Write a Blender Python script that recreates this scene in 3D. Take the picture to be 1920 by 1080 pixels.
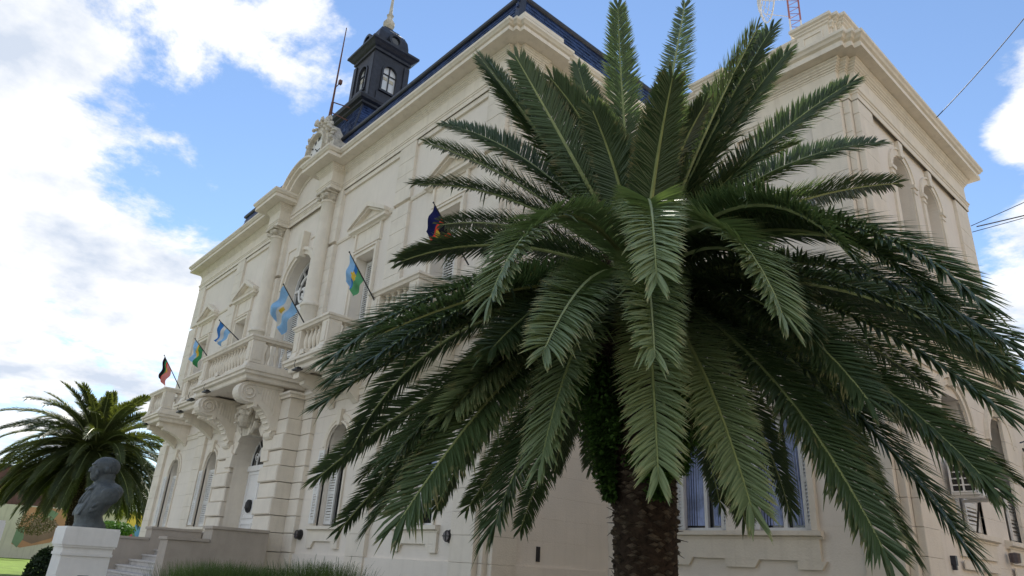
import bpy, math, random
import numpy as np
from math import sin, cos, pi, radians, sqrt, atan2
from mathutils import Matrix, Vector
random.seed(7); RNG = np.random.RandomState(7)
for o in list(bpy.data.objects): bpy.data.objects.remove(o)
scn = bpy.context.scene

# ------------------------------------------------------------------ camera
YAW, PITCH, ROLL, FPX = -0.8647464, 0.38547343, 0.06297803, 1302.986
f = Vector((sin(YAW)*cos(PITCH), cos(YAW)*cos(PITCH), sin(PITCH)))
r = Vector((cos(YAW), -sin(YAW), 0)); u = r.cross(f)
r2 = r*cos(ROLL)+u*sin(ROLL); u2 = -r*sin(ROLL)+u*cos(ROLL)
cam = bpy.data.cameras.new('camera'); cam_ob = bpy.data.objects.new('camera', cam)
scn.collection.objects.link(cam_ob); scn.camera = cam_ob
cam.sensor_width = 36; cam.lens = FPX/1920*36; cam.clip_end = 2000; cam.clip_start = .05
cam_ob.matrix_world = Matrix(((r2.x, u2.x, -f.x, 0), (r2.y, u2.y, -f.y, 0), (r2.z, u2.z, -f.z, 1.6), (0, 0, 0, 1)))

# ------------------------------------------------------------------ sky, sun, exposure
SUN_AZ = radians(-50)            # compass angle from +Y towards +X
SUN_EL = radians(48)
sun_dir = Vector((sin(SUN_AZ)*cos(SUN_EL), cos(SUN_AZ)*cos(SUN_EL), sin(SUN_EL)))
W = bpy.data.worlds.new('World'); scn.world = W; W.use_nodes = True
nt = W.node_tree; nt.nodes.clear()
def N(t, **k):
    n = nt.nodes.new(t)
    for a, b in k.items(): setattr(n, a, b)
    return n
L = lambda a, b: nt.links.new(a, b)
def M_(op, a, b=None, clamp=False):
    n = N('ShaderNodeMath', operation=op); n.use_clamp = clamp
    for i, v in enumerate((a, b)):
        if v is None: continue
        if isinstance(v, (int, float)): n.inputs[i].default_value = v
        else: L(v, n.inputs[i])
    return n.outputs[0]
def VM(op, a, b=None):
    n = N('ShaderNodeVectorMath', operation=op)
    for i, v in enumerate((a, b)):
        if v is None: continue
        if isinstance(v, (tuple, list)): n.inputs[i].default_value = v
        else: L(v, n.inputs[i])
    return n
sky = N('ShaderNodeTexSky', sky_type='NISHITA'); sky.sun_disc = False
sky.sun_elevation = SUN_EL; sky.sun_rotation = SUN_AZ; sky.dust_density = .0; sky.ozone_density = 2.2; sky.air_density = 1.0
tc = N('ShaderNodeTexCoord'); D = tc.outputs['Generated']
sp = N('ShaderNodeSeparateXYZ'); L(D, sp.inputs[0])
zc = M_('ADD', M_('MAXIMUM', sp.outputs[2], 0.0), .18)
pl = N('ShaderNodeCombineXYZ'); L(M_('DIVIDE', sp.outputs[0], zc), pl.inputs[0]); L(M_('DIVIDE', sp.outputs[1], zc), pl.inputs[1])
def noise(vec, scale, det, rough, dist=0.):
    n = N('ShaderNodeTexNoise'); n.inputs['Scale'].default_value = scale; n.inputs['Detail'].default_value = det
    n.inputs['Roughness'].default_value = rough; n.inputs['Distortion'].default_value = dist; L(vec, n.inputs['Vector']); return n.outputs['Fac']
n1 = noise(pl.outputs[0], 3.2, 10, .66, .2)
n2 = noise(pl.outputs[0], 9.0, 9, .66)
cov = M_('ADD', M_('MULTIPLY', M_('SUBTRACT', n1, .5), 1.5), M_('MULTIPLY', M_('SUBTRACT', n2, .5), .55))
# where cloud banks stand, all round the horizon (direction, cosine width, amount)
BANKS = [((-.853, .01, .52), .965, .25), ((-.92, .03, .39), .965, .20), ((-.96, .11, .27), .965, .24), ((-.76, .21, .62), .990, .24),
         ((-.735, .275, .62), .994, .22), ((-.925, .19, .33), .995, .16), ((-.11, .84, .53), .9955, .46), ((-.11, .875, .475), .996, .34),
         ((-.16, .9, .40), .9985, .20), ((-.17, .94, .29), .996, .30), ((-.862, .17, .47), .9875, -.42), ((-.79, .26, .55), .992, -.26), ((-.90, .14, .41), .997, -.2),
         ((-.54, .47, .70), .93, -.30), ((-.22, .76, .60), .965, -.34), ((-.25, .8, .5), .985, -.3), ((.5, -.7, .35), .80, .30), ((-.5, -.75, .4), .82, .28), ((.85, .3, .35), .85, .22), ((0, 0, 1), .9, .1)]
acc = cov
for d, cw, am in BANKS:
    d = Vector(d).normalized()
    dp = VM('DOT_PRODUCT', D, tuple(d)).outputs['Value']
    mr = N('ShaderNodeMapRange'); mr.interpolation_type = 'SMOOTHSTEP'
    L(dp, mr.inputs['Value']); mr.inputs['From Min'].default_value = cw; mr.inputs['From Max'].default_value = 1-(1-cw)*.12
    mr.inputs['To Min'].default_value = 0; mr.inputs['To Max'].default_value = am
    acc = M_('ADD', acc, mr.outputs[0])
mask = N('ShaderNodeMapRange'); mask.interpolation_type = 'SMOOTHSTEP'; L(acc, mask.inputs['Value'])
mask.inputs['From Min'].default_value = -.01; mask.inputs['From Max'].default_value = .30
shade = noise(VM('ADD', pl.outputs[0], (3.1, 1.7, 0)).outputs[0], 3.4, 7, .58)
cr = N('ShaderNodeValToRGB'); L(shade, cr.inputs[0])
cr.color_ramp.elements[0].position = .34; cr.color_ramp.elements[0].color = (.60, .67, .79, 1)
cr.color_ramp.elements[1].position = .54; cr.color_ramp.elements[1].color = (1.0, 1.0, 1.0, 1)
SKY_S, CLOUD_S = .085, .52
hsv = N('ShaderNodeHueSaturation'); hsv.inputs['Saturation'].default_value = 1.0; L(sky.outputs[0], hsv.inputs['Color'])
bg1 = N('ShaderNodeBackground'); L(hsv.outputs[0], bg1.inputs[0]); bg1.inputs[1].default_value = SKY_S
bg2 = N('ShaderNodeBackground'); L(cr.outputs[0], bg2.inputs[0]); bg2.inputs[1].default_value = CLOUD_S
mx = N('ShaderNodeMixShader'); L(mask.outputs[0], mx.inputs[0]); L(bg1.outputs[0], mx.inputs[1]); L(bg2.outputs[0], mx.inputs[2])
wo = N('ShaderNodeOutputWorld'); L(mx.outputs[0], wo.inputs[0])

sl = bpy.data.lights.new('sun', 'SUN'); sl.energy = 3.4; sl.angle = radians(.53); sl.color = (1, .95, .87)
so = bpy.data.objects.new('sun', sl); scn.collection.objects.link(so)
so.rotation_euler = (-sun_dir).to_track_quat('-Z', 'Y').to_euler()
scn.view_settings.view_transform = 'Standard'; scn.view_settings.look = 'None'
scn.view_settings.gamma = 1; scn.view_settings.exposure = 1.14

# ------------------------------------------------------------------ materials
def mat(name, col, rough=.8, var=.12, scale=3., bump=.0, bscale=60., spec=.3, metal=0., col2=None, streak=0., transl=None, fine=0.):
    m = bpy.data.materials.new(name); m.use_nodes = True; t = m.node_tree; t.nodes.clear()
    def n(ty, **k):
        q = t.nodes.new(ty)
        for a, b in k.items(): setattr(q, a, b)
        return q
    out = n('ShaderNodeOutputMaterial'); b = n('ShaderNodeBsdfPrincipled')
    b.inputs['Roughness'].default_value = rough; b.inputs['Metallic'].default_value = metal
    b.inputs['Specular IOR Level'].default_value = spec
    g = n('ShaderNodeNewGeometry'); no = n('ShaderNodeTexNoise'); no.inputs['Scale'].default_value = scale; no.inputs['Detail'].default_value = 6
    no.inputs['Roughness'].default_value = .65
    t.links.new(g.outputs['Position'], no.inputs['Vector'])
    rp = n('ShaderNodeValToRGB'); rp.color_ramp.elements[0].position = .3; rp.color_ramp.elements[1].position = .7
    c = Vector(col); c2 = Vector(col2) if col2 else c*(1-var*1.6)
    hi = c*(1+var*.5)
    rp.color_ramp.elements[0].color = (*c2, 1); rp.color_ramp.elements[1].color = (min(hi.x, 1), min(hi.y, 1), min(hi.z, 1), 1)
    t.links.new(no.outputs['Fac'], rp.inputs[0]); colout = rp.outputs[0]
    if streak:
        mp = n('ShaderNodeMapping'); mp.inputs['Scale'].default_value = (5, 5, .35); t.links.new(g.outputs['Position'], mp.inputs[0])
        n2_ = n('ShaderNodeTexNoise'); n2_.inputs['Scale'].default_value = 1.6; n2_.inputs['Detail'].default_value = 5; t.links.new(mp.outputs[0], n2_.inputs['Vector'])
        r_ = n('ShaderNodeMapRange'); t.links.new(n2_.outputs['Fac'], r_.inputs[0]); r_.inputs[1].default_value = .52; r_.inputs[2].default_value = .75
        r_.inputs[3].default_value = 0; r_.inputs[4].default_value = streak
        mi = n('ShaderNodeMix', data_type='RGBA'); t.links.new(r_.outputs[0], mi.inputs[0]); t.links.new(colout, mi.inputs[6]); mi.inputs[7].default_value = (c.x*.45, c.y*.42, c.z*.38, 1)
        colout = mi.outputs[2]
    t.links.new(colout, b.inputs['Base Color'])
    if bump:
        nb = n('ShaderNodeTexNoise'); nb.inputs['Scale'].default_value = bscale; nb.inputs['Detail'].default_value = 5; t.links.new(g.outputs['Position'], nb.inputs['Vector'])
        bp = n('ShaderNodeBump'); bp.inputs['Strength'].default_value = bump; bp.inputs['Distance'].default_value = .02
        t.links.new(nb.outputs['Fac'], bp.inputs['Height']); t.links.new(bp.outputs[0], b.inputs['Normal'])
    if transl:
        tr = n('ShaderNodeBsdfTranslucent'); tr.inputs[0].default_value = (*transl, 1); ms = n('ShaderNodeMixShader'); ms.inputs[0].default_value = .30
        t.links.new(b.outputs[0], ms.inputs[1]); t.links.new(tr.outputs[0], ms.inputs[2]); t.links.new(ms.outputs[0], out.inputs[0])
    else: t.links.new(b.outputs[0], out.inputs[0])
    return m
PL = mat('cream_plaster', (.80, .735, .65), .9, .05, .9, .22, 45, .2, streak=.10)
PLT = mat('cream_plaster_trim', (.80, .73, .62), .85, .07, 2.5, .25, 30, .25, streak=.20)
PLB = mat('cream_plaster_block', (.795, .725, .62), .9, .07, 2.0, .25, 45, .2, streak=.12)
PLD = mat('weathered_plaster', (.68, .62, .52), .9, .25, 9, .5, 30, .2, col2=(.42, .38, .31), streak=.3)
STAIRP = mat('grey_beige_render', (.46, .405, .345), .92, .10, 1.6, .25, 50, .2, streak=.12)
WHITE = mat('white_paint', (.80, .79, .77), .55, .04, 5, .05, 60, .4)
SHUT = mat('white_shutter_paint', (.78, .77, .74), .6, .08, 8, .1, 60, .35)
SLATE = mat('blue_black_slate', (.032, .062, .165), .42, .45, 2.2, .5, 25, .5)
ZINC = mat('dark_zinc', (.026, .029, .042), .5, .35, 6, .35, 20, .5)
GLASS = mat('dark_glass', (.02, .025, .03), .06, .1, 1, 0, 1, .9)
CURT = mat('blue_curtain', (.46, .54, .80), .8, .3, 3, .1, 20, .3)
IRON = mat('black_iron', (.025, .024, .025), .5, .2, 20, .2, 60, .4)
LAMP = mat('lamp_glass', (.10, .08, .09), .3, .2, 20, 0, 1, .5)
RUST = mat('rusty_pole_paint', (.18, .085, .065), .7, .3, 12, .2, 60, .3)
REDW = mat('mast_red', (.42, .16, .15), .6, .1, 10)
BRONZE = mat('bust_bronze_stone', (.085, .10, .105), .55, .35, 7, .5, 40, .45, col2=(.045, .055, .058))
PEDW = mat('pedestal_white', (.80, .79, .75), .7, .06, 3, .1, 40, .3, streak=.10)
def leafmat(name, ca, cb, tip, tr, rough=.44, spec=.5):
    m = bpy.data.materials.new(name); m.use_nodes = True; t = m.node_tree; t.nodes.clear()
    def n(ty, **k):
        q = t.nodes.new(ty)
        for a, b in k.items(): setattr(q, a, b)
        return q
    lk = t.links.new
    out = n('ShaderNodeOutputMaterial'); b = n('ShaderNodeBsdfPrincipled'); b.inputs['Roughness'].default_value = rough; b.inputs['Specular IOR Level'].default_value = spec
    oi = n('ShaderNodeObjectInfo'); g = n('ShaderNodeNewGeometry'); no = n('ShaderNodeTexNoise'); no.inputs['Scale'].default_value = 3.5; no.inputs['Detail'].default_value = 4; lk(g.outputs['Position'], no.inputs['Vector'])
    ad = n('ShaderNodeMath', operation='ADD'); lk(oi.outputs['Random'], ad.inputs[0]); lk(no.outputs['Fac'], ad.inputs[1])
    mr = n('ShaderNodeMapRange'); lk(ad.outputs[0], mr.inputs[0]); mr.inputs[1].default_value = .35; mr.inputs[2].default_value = 1.5
    mi = n('ShaderNodeMix', data_type='RGBA'); lk(mr.outputs[0], mi.inputs[0]); mi.inputs[6].default_value = (*cb, 1); mi.inputs[7].default_value = (*ca, 1)
    at = n('ShaderNodeAttribute'); at.attribute_name = 'along'; n2 = n('ShaderNodeTexNoise'); n2.inputs['Scale'].default_value = 14; lk(g.outputs['Position'], n2.inputs['Vector'])
    m1 = n('ShaderNodeMath', operation='MULTIPLY'); lk(at.outputs['Fac'], m1.inputs[0]); lk(n2.outputs['Fac'], m1.inputs[1])
    m2 = n('ShaderNodeMapRange'); lk(m1.outputs[0], m2.inputs[0]); m2.inputs[1].default_value = .38; m2.inputs[2].default_value = .62; m2.inputs[4].default_value = .85
    mj = n('ShaderNodeMix', data_type='RGBA'); lk(m2.outputs[0], mj.inputs[0]); lk(mi.outputs[2], mj.inputs[6]); mj.inputs[7].default_value = (*tip, 1)
    lk(mj.outputs[2], b.inputs['Base Color'])
    trn = n('ShaderNodeBsdfTranslucent'); trn.inputs[0].default_value = (*tr, 1); ms = n('ShaderNodeMixShader'); ms.inputs[0].default_value = .25
    lk(b.outputs[0], ms.inputs[1]); lk(trn.outputs[0], ms.inputs[2]); lk(ms.outputs[0], out.inputs[0]); return m
LEAF_LIT = leafmat('pale_palm_leaflet', (.25, .32, .155), (.155, .215, .110), (.42, .38, .19), (.18, .26, .06))  # yellow green leaflet, lightened further: sky light on the front fronds painted into the colour
LEAF = leafmat('palm_leaflet', (.085, .135, .055), (.034, .060, .030), (.30, .25, .11), (.12, .19, .05))
LEAF2 = leafmat('sunny_palm_leaflet', (.060, .078, .026), (.030, .044, .020), (.22, .20, .07), (.20, .24, .03))
RACH = mat('palm_rachis', (.28, .33, .13), .45, .2, 8, 0, 1, .4)
BARK = mat('palm_bark', (.155, .120, .085), .95, .5, 9, .9, 60, .1, col2=(.035, .03, .025))
BARKD = mat('palm_fibre', (.060, .042, .030), .95, .5, 18, .8, 60, .1, col2=(.02, .015, .012))
FERN = mat('fern_leaf', (.12, .25, .05), .55, .4, 9, 0, 1, .3, transl=(.08, .16, .02))
GRASSB = mat('grass_blade', (.11, .18, .05), .5, .4, 4, 0, 1, .35, col2=(.025, .05, .018), transl=(.10, .17, .02))
LAWN = mat('lawn', (.16, .24, .03), .9, .3, .8, .6, 30, .2)
GROUND = mat('ground_soil_grass', (.10, .115, .06), .95, .3, .6, .5, 20, .2)
ASPH = mat('asphalt', (.055, .055, .058), .9, .2, 4, .4, 90, .3)
STEP = mat('marble_step', (.52, .49, .46), .7, .15, 4, .15, 50, .3, streak=.1)
BUSHM = mat('dark_bush', (.03, .055, .022), .6, .4, 9, 0, 1, .3, transl=(.03, .06, .01))
BROWNW = mat('brown_brick_wall', (.20, .105, .08), .9, .35, .35, .3, 10, .2)
BEIGEW = mat('beige_wall', (.62, .57, .45), .9, .12, .25, .3, 10, .2, streak=.3)

# ------------------------------------------------------------------ mesh helpers
class MB:
    def __init__(s): s.v = []; s.f = []
    def add(s, vs, fs):
        b = len(s.v); s.v += [tuple(p) for p in vs]; s.f += [tuple(i+b for i in q) for q in fs]
    def hexa(s, p):   # 8 points: bottom 4, top 4
        s.add(p, [(0, 3, 2, 1), (4, 5, 6, 7), (0, 1, 5, 4), (1, 2, 6, 5), (2, 3, 7, 6), (3, 0, 4, 7)])
    def box(s, x0, x1, y0, y1, z0, z1, F=None):
        p = [(x0, y0, z0), (x1, y0, z0), (x1, y1, z0), (x0, y1, z0), (x0, y0, z1), (x1, y0, z1), (x1, y1, z1), (x0, y1, z1)]
        if F: p = [F(*q) for q in p]
        s.hexa(p)
    def bev(s, x0, x1, y0, y1, z0, z1, b, F):
        """block whose front (y1) edges are chamfered by b"""
        q = [(x0, y0, z0), (x1, y0, z0), (x1, y0, z1), (x0, y0, z1), (x0, y1-b, z0), (x1, y1-b, z0), (x1, y1-b, z1), (x0, y1-b, z1),
             (x0+b, y1, z0+b), (x1-b, y1, z0+b), (x1-b, y1, z1-b), (x0+b, y1, z1-b)]
        s.add([F(*a) for a in q], [(0, 1, 5, 4), (1, 2, 6, 5), (2, 3, 7, 6), (3, 0, 4, 7), (4, 5, 9, 8), (5, 6, 10, 9), (6, 7, 11, 10), (7, 4, 8, 11), (8, 9, 10, 11), (3, 2, 1, 0)])
    def prism(s, poly, a, b, F):
        """poly in (x,z), extruded along y from a to b"""
        n = len(poly); vs = [F(x, a, z) for x, z in poly]+[F(x, b, z) for x, z in poly]
        fs = [tuple(range(n)), tuple(range(2*n-1, n-1, -1))]+[(i, (i+1) % n, n+(i+1) % n, n+i) for i in range(n)]
        s.add(vs, fs)
    def tube(s, path, rad, n=6, cap=True):
        path = [Vector(p) for p in path]; k = len(path); vs = []
        if not hasattr(rad, '__len__'): rad = [rad]*k
        for i, p in enumerate(path):
            t = (path[min(i+1, k-1)]-path[max(i-1, 0)]).normalized()
            a = t.cross(Vector((0, 0, 1))) if abs(t.z) < .9 else t.cross(Vector((1, 0, 0)))
            a.normalize(); b = t.cross(a)
            vs += [p+(a*cos(2*pi*j/n)+b*sin(2*pi*j/n))*rad[i] for j in range(n)]
        fs = [(i*n+j, i*n+(j+1) % n, (i+1)*n+(j+1) % n, (i+1)*n+j) for i in range(k-1) for j in range(n)]
        if cap: fs += [tuple(range(n-1, -1, -1)), tuple(range((k-1)*n, k*n))]
        s.add(vs, fs)
    def lathe(s, prof, c, n=12, F=None, sq=False):
        vs = []
        for rr, z in prof:
            for j in range(n):
                a = 2*pi*(j+.5)/n
                p = (c[0]+rr*cos(a), c[1]+rr*sin(a), c[2]+z); vs.append(F(*p) if F else p)
        k = len(prof); fs = [(i*n+j, i*n+(j+1) % n, (i+1)*n+(j+1) % n, (i+1)*n+j) for i in range(k-1) for j in range(n)]
        fs += [tuple(range(n-1, -1, -1)), tuple(range((k-1)*n, k*n))]; s.add(vs, fs)
    def run(s, prof, path, closed=False):
        """moulding: prof list of (out, z); path list of plan points with outward to the right of travel; mitred"""
        P = [Vector((x, y)) for x, y in path]; n = len(P); offs = []
        for i in range(n):
            e0 = (P[i]-P[i-1]) if (i > 0 or closed) else (P[1]-P[0]); e1 = (P[(i+1) % n]-P[i]) if (i < n-1 or closed) else e0
            e0 = e0.normalized(); e1 = e1.normalized(); a = Vector((e0.y, -e0.x)); b = Vector((e1.y, -e1.x))
            m = a+b; m = m/(m.dot(m))*2 if m.length > .1 else a; offs.append(m)
        k = len(prof); vs = []
        for p, o in zip(P, offs): vs += [(p.x+o.x*q[0], p.y+o.y*q[0], q[1]) for q in prof]
        m = n if closed else n-1
        fs = [(i*k+j, ((i+1) % n)*k+j, ((i+1) % n)*k+(j+1) % k, i*k+(j+1) % k) for i in range(m) for j in range(k)]
        if not closed: fs += [tuple(range(k-1, -1, -1)), tuple(range((n-1)*k, n*k))]
        s.add(vs, fs)
    def build(s, name, m, parent=None, label=None, smooth=False, kind=None, cat=None, group=None, loc=None):
        me = bpy.data.meshes.new(name); me.from_pydata(s.v, [], s.f); me.materials.append(m)
        if smooth: me.polygons.foreach_set('use_smooth', [True]*len(me.polygons))
        me.update(); o = bpy.data.objects.new(name, me); scn.collection.objects.link(o)
        if parent: o.parent = parent
        if loc is not None: o.location = loc
        tagp(o, label, cat, kind, group); return o
def tagp(o, label=None, cat=None, kind=None, group=None):
    if label: o['label'] = label
    if cat: o['category'] = cat
    if kind: o['kind'] = kind
    if group: o['group'] = group
def thing(name, label, cat, loc=(0, 0, 0), group=None, rz=0):
    o = bpy.data.objects.new(name, None); scn.collection.objects.link(o); o.location = loc; o.rotation_euler = (0, 0, rz)
    o.empty_display_size = .2; tagp(o, label, cat, None, group); return o
def link_copy(src, parent=None, loc=None, name=None):
    o = src.copy(); scn.collection.objects.link(o)
    if parent: o.parent = parent
    if loc is not None: o.location = loc
    return o

# ------------------------------------------------------------------ layout
YF = 7.5; XC = -9.1; XL = -27.85; XM = -18.35      # front wall plane, corners, middle
YW = 10.5; XW = -3.75; YWE = 16.1                  # wing: front plane, side plane, far end
FF = lambda u_, v_, w_: (u_, YF-v_, w_)            # main front frame (v = outwards)
FWf = lambda u_, v_, w_: (u_, YW-v_, w_)           # wing front
FS = lambda u_, v_, w_: (XC+v_, u_, w_)            # main side (u = world y)
FWs = lambda u_, v_, w_: (XW+v_, u_, w_)           # wing side
JZ = [1.67, 2.09]+[2.09+.375*k for k in range(1, 8)]   # course joints of the ground floor
JU = [9.55-.375*k for k in range(1, 10)]               # below the upper string
JV = [9.72+.375*k for k in range(0, 4)]

hall = thing('town_hall', 'cream two storey town hall with slate mansard roof, clock tower, balconies and arched windows', 'building', (0, 0, 0))

def hw(op, z):
    """half width of an opening at height z"""
    uc, h, z0, zs, arch = op
    if z < z0-1e-6: return None
    if z <= zs+1e-6: return h
    if arch and z < zs+h: return sqrt(max(0, h*h-(z-zs)**2))
    return None
def slice_wall(mb, F, u0, u1, z0, z1, ops, v0, v1, gap=0.):
    """front sheet pieces (with thickness v0..v1) between openings"""
    lv = {z0+gap, z1-gap}
    for uc, h, a, zs, arch in ops:
        for z in (a, zs)+((tuple(zs+h*sin(pi/2*k/9) for k in range(1, 10))) if arch else ()):
            if z0+gap < z < z1-gap: lv.add(z)
    lv = sorted(lv)
    for za, zb in zip(lv[:-1], lv[1:]):
        zm = (za+zb)/2; act = [op for op in ops if hw(op, zm) is not None and not (not op[4] and zm > op[3])]
        act.sort(); ea = [(u0, u0)]; 
        spans = []; left = (u0, u0)
        for op in act:
            if not (u0-1e-6 <= op[0] <= u1+1e-6): continue
            ha = hw(op, za); hb = hw(op, zb); ha = op[1] if ha is None else ha; hb = 0 if hb is None else hb
            if op[0]-u0 > 1e-6: spans.append((left, (op[0]-ha, op[0]-hb)))
            left = (op[0]+ha, op[0]+hb)
        if not (act and abs(act[-1][0]-u1) < 1e-6 and u0-1e-6 <= act[-1][0]): spans.append((left, (u1, u1)))
        for (la, lb), (ra, rb) in spans:
            if ra-la < 1e-4 and rb-lb < 1e-4: continue
            mb.hexa([F(la, v0, za), F(ra, v0, za), F(ra, v1, za), F(la, v1, za), F(lb, v0, zb), F(rb, v0, zb), F(rb, v1, zb), F(lb, v1, zb)])
def outline(op, n=14):
    uc, h, z0, zs, arch = op
    if arch: return [(uc-h, z0), (uc-h, zs)]+[(uc-h*cos(pi*k/n), zs+h*sin(pi*k/n)) for k in range(1, n)]+[(uc+h, zs), (uc+h, z0)]
    return [(uc-h, z0), (uc-h, zs), (uc+h, zs), (uc+h, z0)]
def reveal(mb, F, op, v0, v1):
    p = outline(op); n = len(p); vs = [F(x, v0, z) for x, z in p]+[F(x, v1, z) for x, z in p]
    mb.add(vs, [(i, i+1, n+i+1, n+i) for i in range(n-1)]+[(n-1, 0, n, 2*n-1)])
def ring(mb, F, op, wdt, v0, v1, bottom=True, n=14):
    """architrave band round an opening"""
    uc, h, z0, zs, arch = op
    if arch:
        a = [(uc-h*cos(pi*k/n), zs+h*sin(pi*k/n)) for k in range(n+1)]; b = [(uc-(h+wdt)*cos(pi*k/n), zs+(h+wdt)*sin(pi*k/n)) for k in range(n+1)]
    else:
        a = [(uc-h, zs), (uc+h, zs)]; b = [(uc-h-wdt, zs+wdt), (uc+h+wdt, zs+wdt)]
    if bottom: a = [(uc-h, z0)]+a+[(uc+h, z0)]; b = [(uc-h-wdt, z0)]+b+[(uc+h+wdt, z0)]
    for i in range(len(a)-1):
        q = [a[i], a[i+1], b[i+1], b[i]]
        mb.prism(q, v0, v1, F)

# openings: (centre, half width, sill, springing or head, arched)
GW = [-11.02, -14.47, -22.4, -25.92]
ops_g = [(x, .47, 2.26, 3.98, True) for x in GW]+[(XM, .98, 0, 3.72, True)]
ops_u = [(x, .44, 5.8, 8.72, False) for x in GW]+[(XM, .88, 5.8, 8.95, True)]
WGF = [(-7.08, .49, 2.4, 4.2, False), (-5.66, .5, 2.4, 4.2, False)]
WUF = [(-5.95, .40, 6.1, 8.75, True), (-7.25, .40, 6.1, 8.75, True)]
SGF = [(12.9, .62, 2.56, 4.25, True), (15.15, .50, 2.56, 4.25, True)]
SUF = [(12.45, .40, 5.9, 8.72, True), (13.88, .40, 5.9, 8.72, True)]

# ---- ground-floor plaster courses, one part per course
def courses(F, u0, u1, ops, zs, name='plaster_course', v=0.0):
    zz = [0.]+zs
    for a, b in zip(zz[:-1], zz[1:]):
        act = sorted(o_ for o_ in ops if o_[2] < b-.02 and (o_[3]+(o_[1] if o_[4] else 0)) > a+.01)
        cuts = [u0]+[o_[0] for o_ in act]+[u1]
        for c0, c1 in zip(cuts[:-1], cuts[1:]):
            m = MB(); slice_wall(m, F, c0, c1, a, b, act, v-.05, v+(.05 if b <= 1.68 else 0), gap=.0014 if b > 1.68 else .0)
            m.build(name, PL, hall)
courses(FF, XL, XC-.24, ops_g, JZ)
courses(FS, YF+.3, YW, [], JZ)
courses(FWf, XC, XW-.24, WGF, JZ)
courses(FWs, YW+.3, YWE, SGF, JZ)
# ---- backing walls and upper walls
m = MB()
slice_wall(m, FF, XL, XC-.24, 0, 4.715, ops_g, -.5, -.008)
slice_wall(m, FF, XL, XC-.24, 4.72, 11.2, ops_u, -.5, 0)
slice_wall(m, FF, XL, XC-.24, 11.2, 12.1, [], -.5, -.002)
m.build('wall', PL, hall)
m = MB()
m.box(YF+.5, YW+6, -.5, -.008, 0, 12.1, FS)
m.build('wall', PL, hall)
m = MB()
m.box(YF+.3, YW+6, -.3, .0, 4.72, 12.1, FS); m.build('wall', PL, hall)
m = MB()
slice_wall(m, FWf, XC, XW-.24, 0, 4.715, WGF, -.4, -.008); slice_wall(m, FWf, XC, XW-.24, 4.72, 10.45, WUF, -.4, 0)
m.build('wall', PL, hall)
m = MB()
slice_wall(m, FWs, YW+.4, YWE, 0, 4.715, SGF, -.4, -.008); slice_wall(m, FWs, YW+.3, YWE, 4.72, 10.45, SUF, -.72, 0)
m.build('wall', PL, hall)
m = MB()   # dark rooms and rear walls so nothing is open behind the windows
m.box(XL+.1, XC-.1, 8.1, 16.4, .1, 12.2); m.box(XC, XW-.85, 11.1, 16.0, .1, 10.4); m.box(XL+.02, XC-.02, 16.4, 16.7, 0, 12.2); m.box(XC, XW-.02, 16.02, 16.3, 0, 10.4)
m.box(XL, XL+.3, YF+.5, 16.4, 0, 12.2)
m.build('inner_core', PLD, hall)

# ---- quoin and pilaster blocks: every block one part
def blocks(F, u0, u1, zs, v, gap=.0045, b=.004, v0=0., name='quoin_block', mt=PLB):
    for a, c in zip(zs[:-1], zs[1:]):
        m = MB(); m.bev(u0, u1, v0, v+random.uniform(-.002, .002), a+gap/2, c-gap/2, b, F); m.build(name, mt, hall)
gz = JZ+[5.02]
uz = [5.83, 6.175, 6.55, 6.925, 7.30, 7.675, 8.05, 8.425, 8.80, 9.175, 9.5]; vz = [9.6, 9.98, 10.355, 10.73, 11.2]
for (a, b_) in ((-9.88, -9.25), (-13.33, -12.62), (-23.9, -23.2), (-27.9, -27.15)):
    v_ = -.3 if b_ == -9.25 else 0.
    blocks(FF, a, b_, [0.]+gz, .09, v0=v_); blocks(FF, a, b_, uz, .08, v0=v_); blocks(FF, a, b_, vz, .08, v0=v_)
for (a, b_) in ((-16.92, -16.2), (-20.5, -19.78)):
    blocks(FF, a, b_, uz, .12); blocks(FF, a, b_, vz, .12)
# notched corner: two more columns of blocks stepping back
for zz_ in ([0.]+gz, uz, vz): 
    blocks(FF, -9.246, -9.14, zz_, -.02, v0=-.36, b=.008); blocks(FF, -9.136, -9.03, zz_, -.13, v0=-.65, b=.008)
gz2 = gz; uz2 = [5.8]+uz[1:10]+[9.45]
for F, a, b_ in ((FWf, -4.42, -3.90), (FWs, YWE-.75, YWE)):
    v_ = -.25 if F is FWf else 0.
    blocks(F, a, b_, [0.]+gz2, .06, v0=v_); blocks(F, a, b_, uz2, .06, v0=v_)
for zz_ in ([0.]+gz2, uz2):
    blocks(FWf, -3.896, -3.79, zz_, -.05, v0=-.3, b=.008); blocks(FWf, -3.786, -3.68, zz_, -.16, v0=-.75, b=.008)

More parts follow.
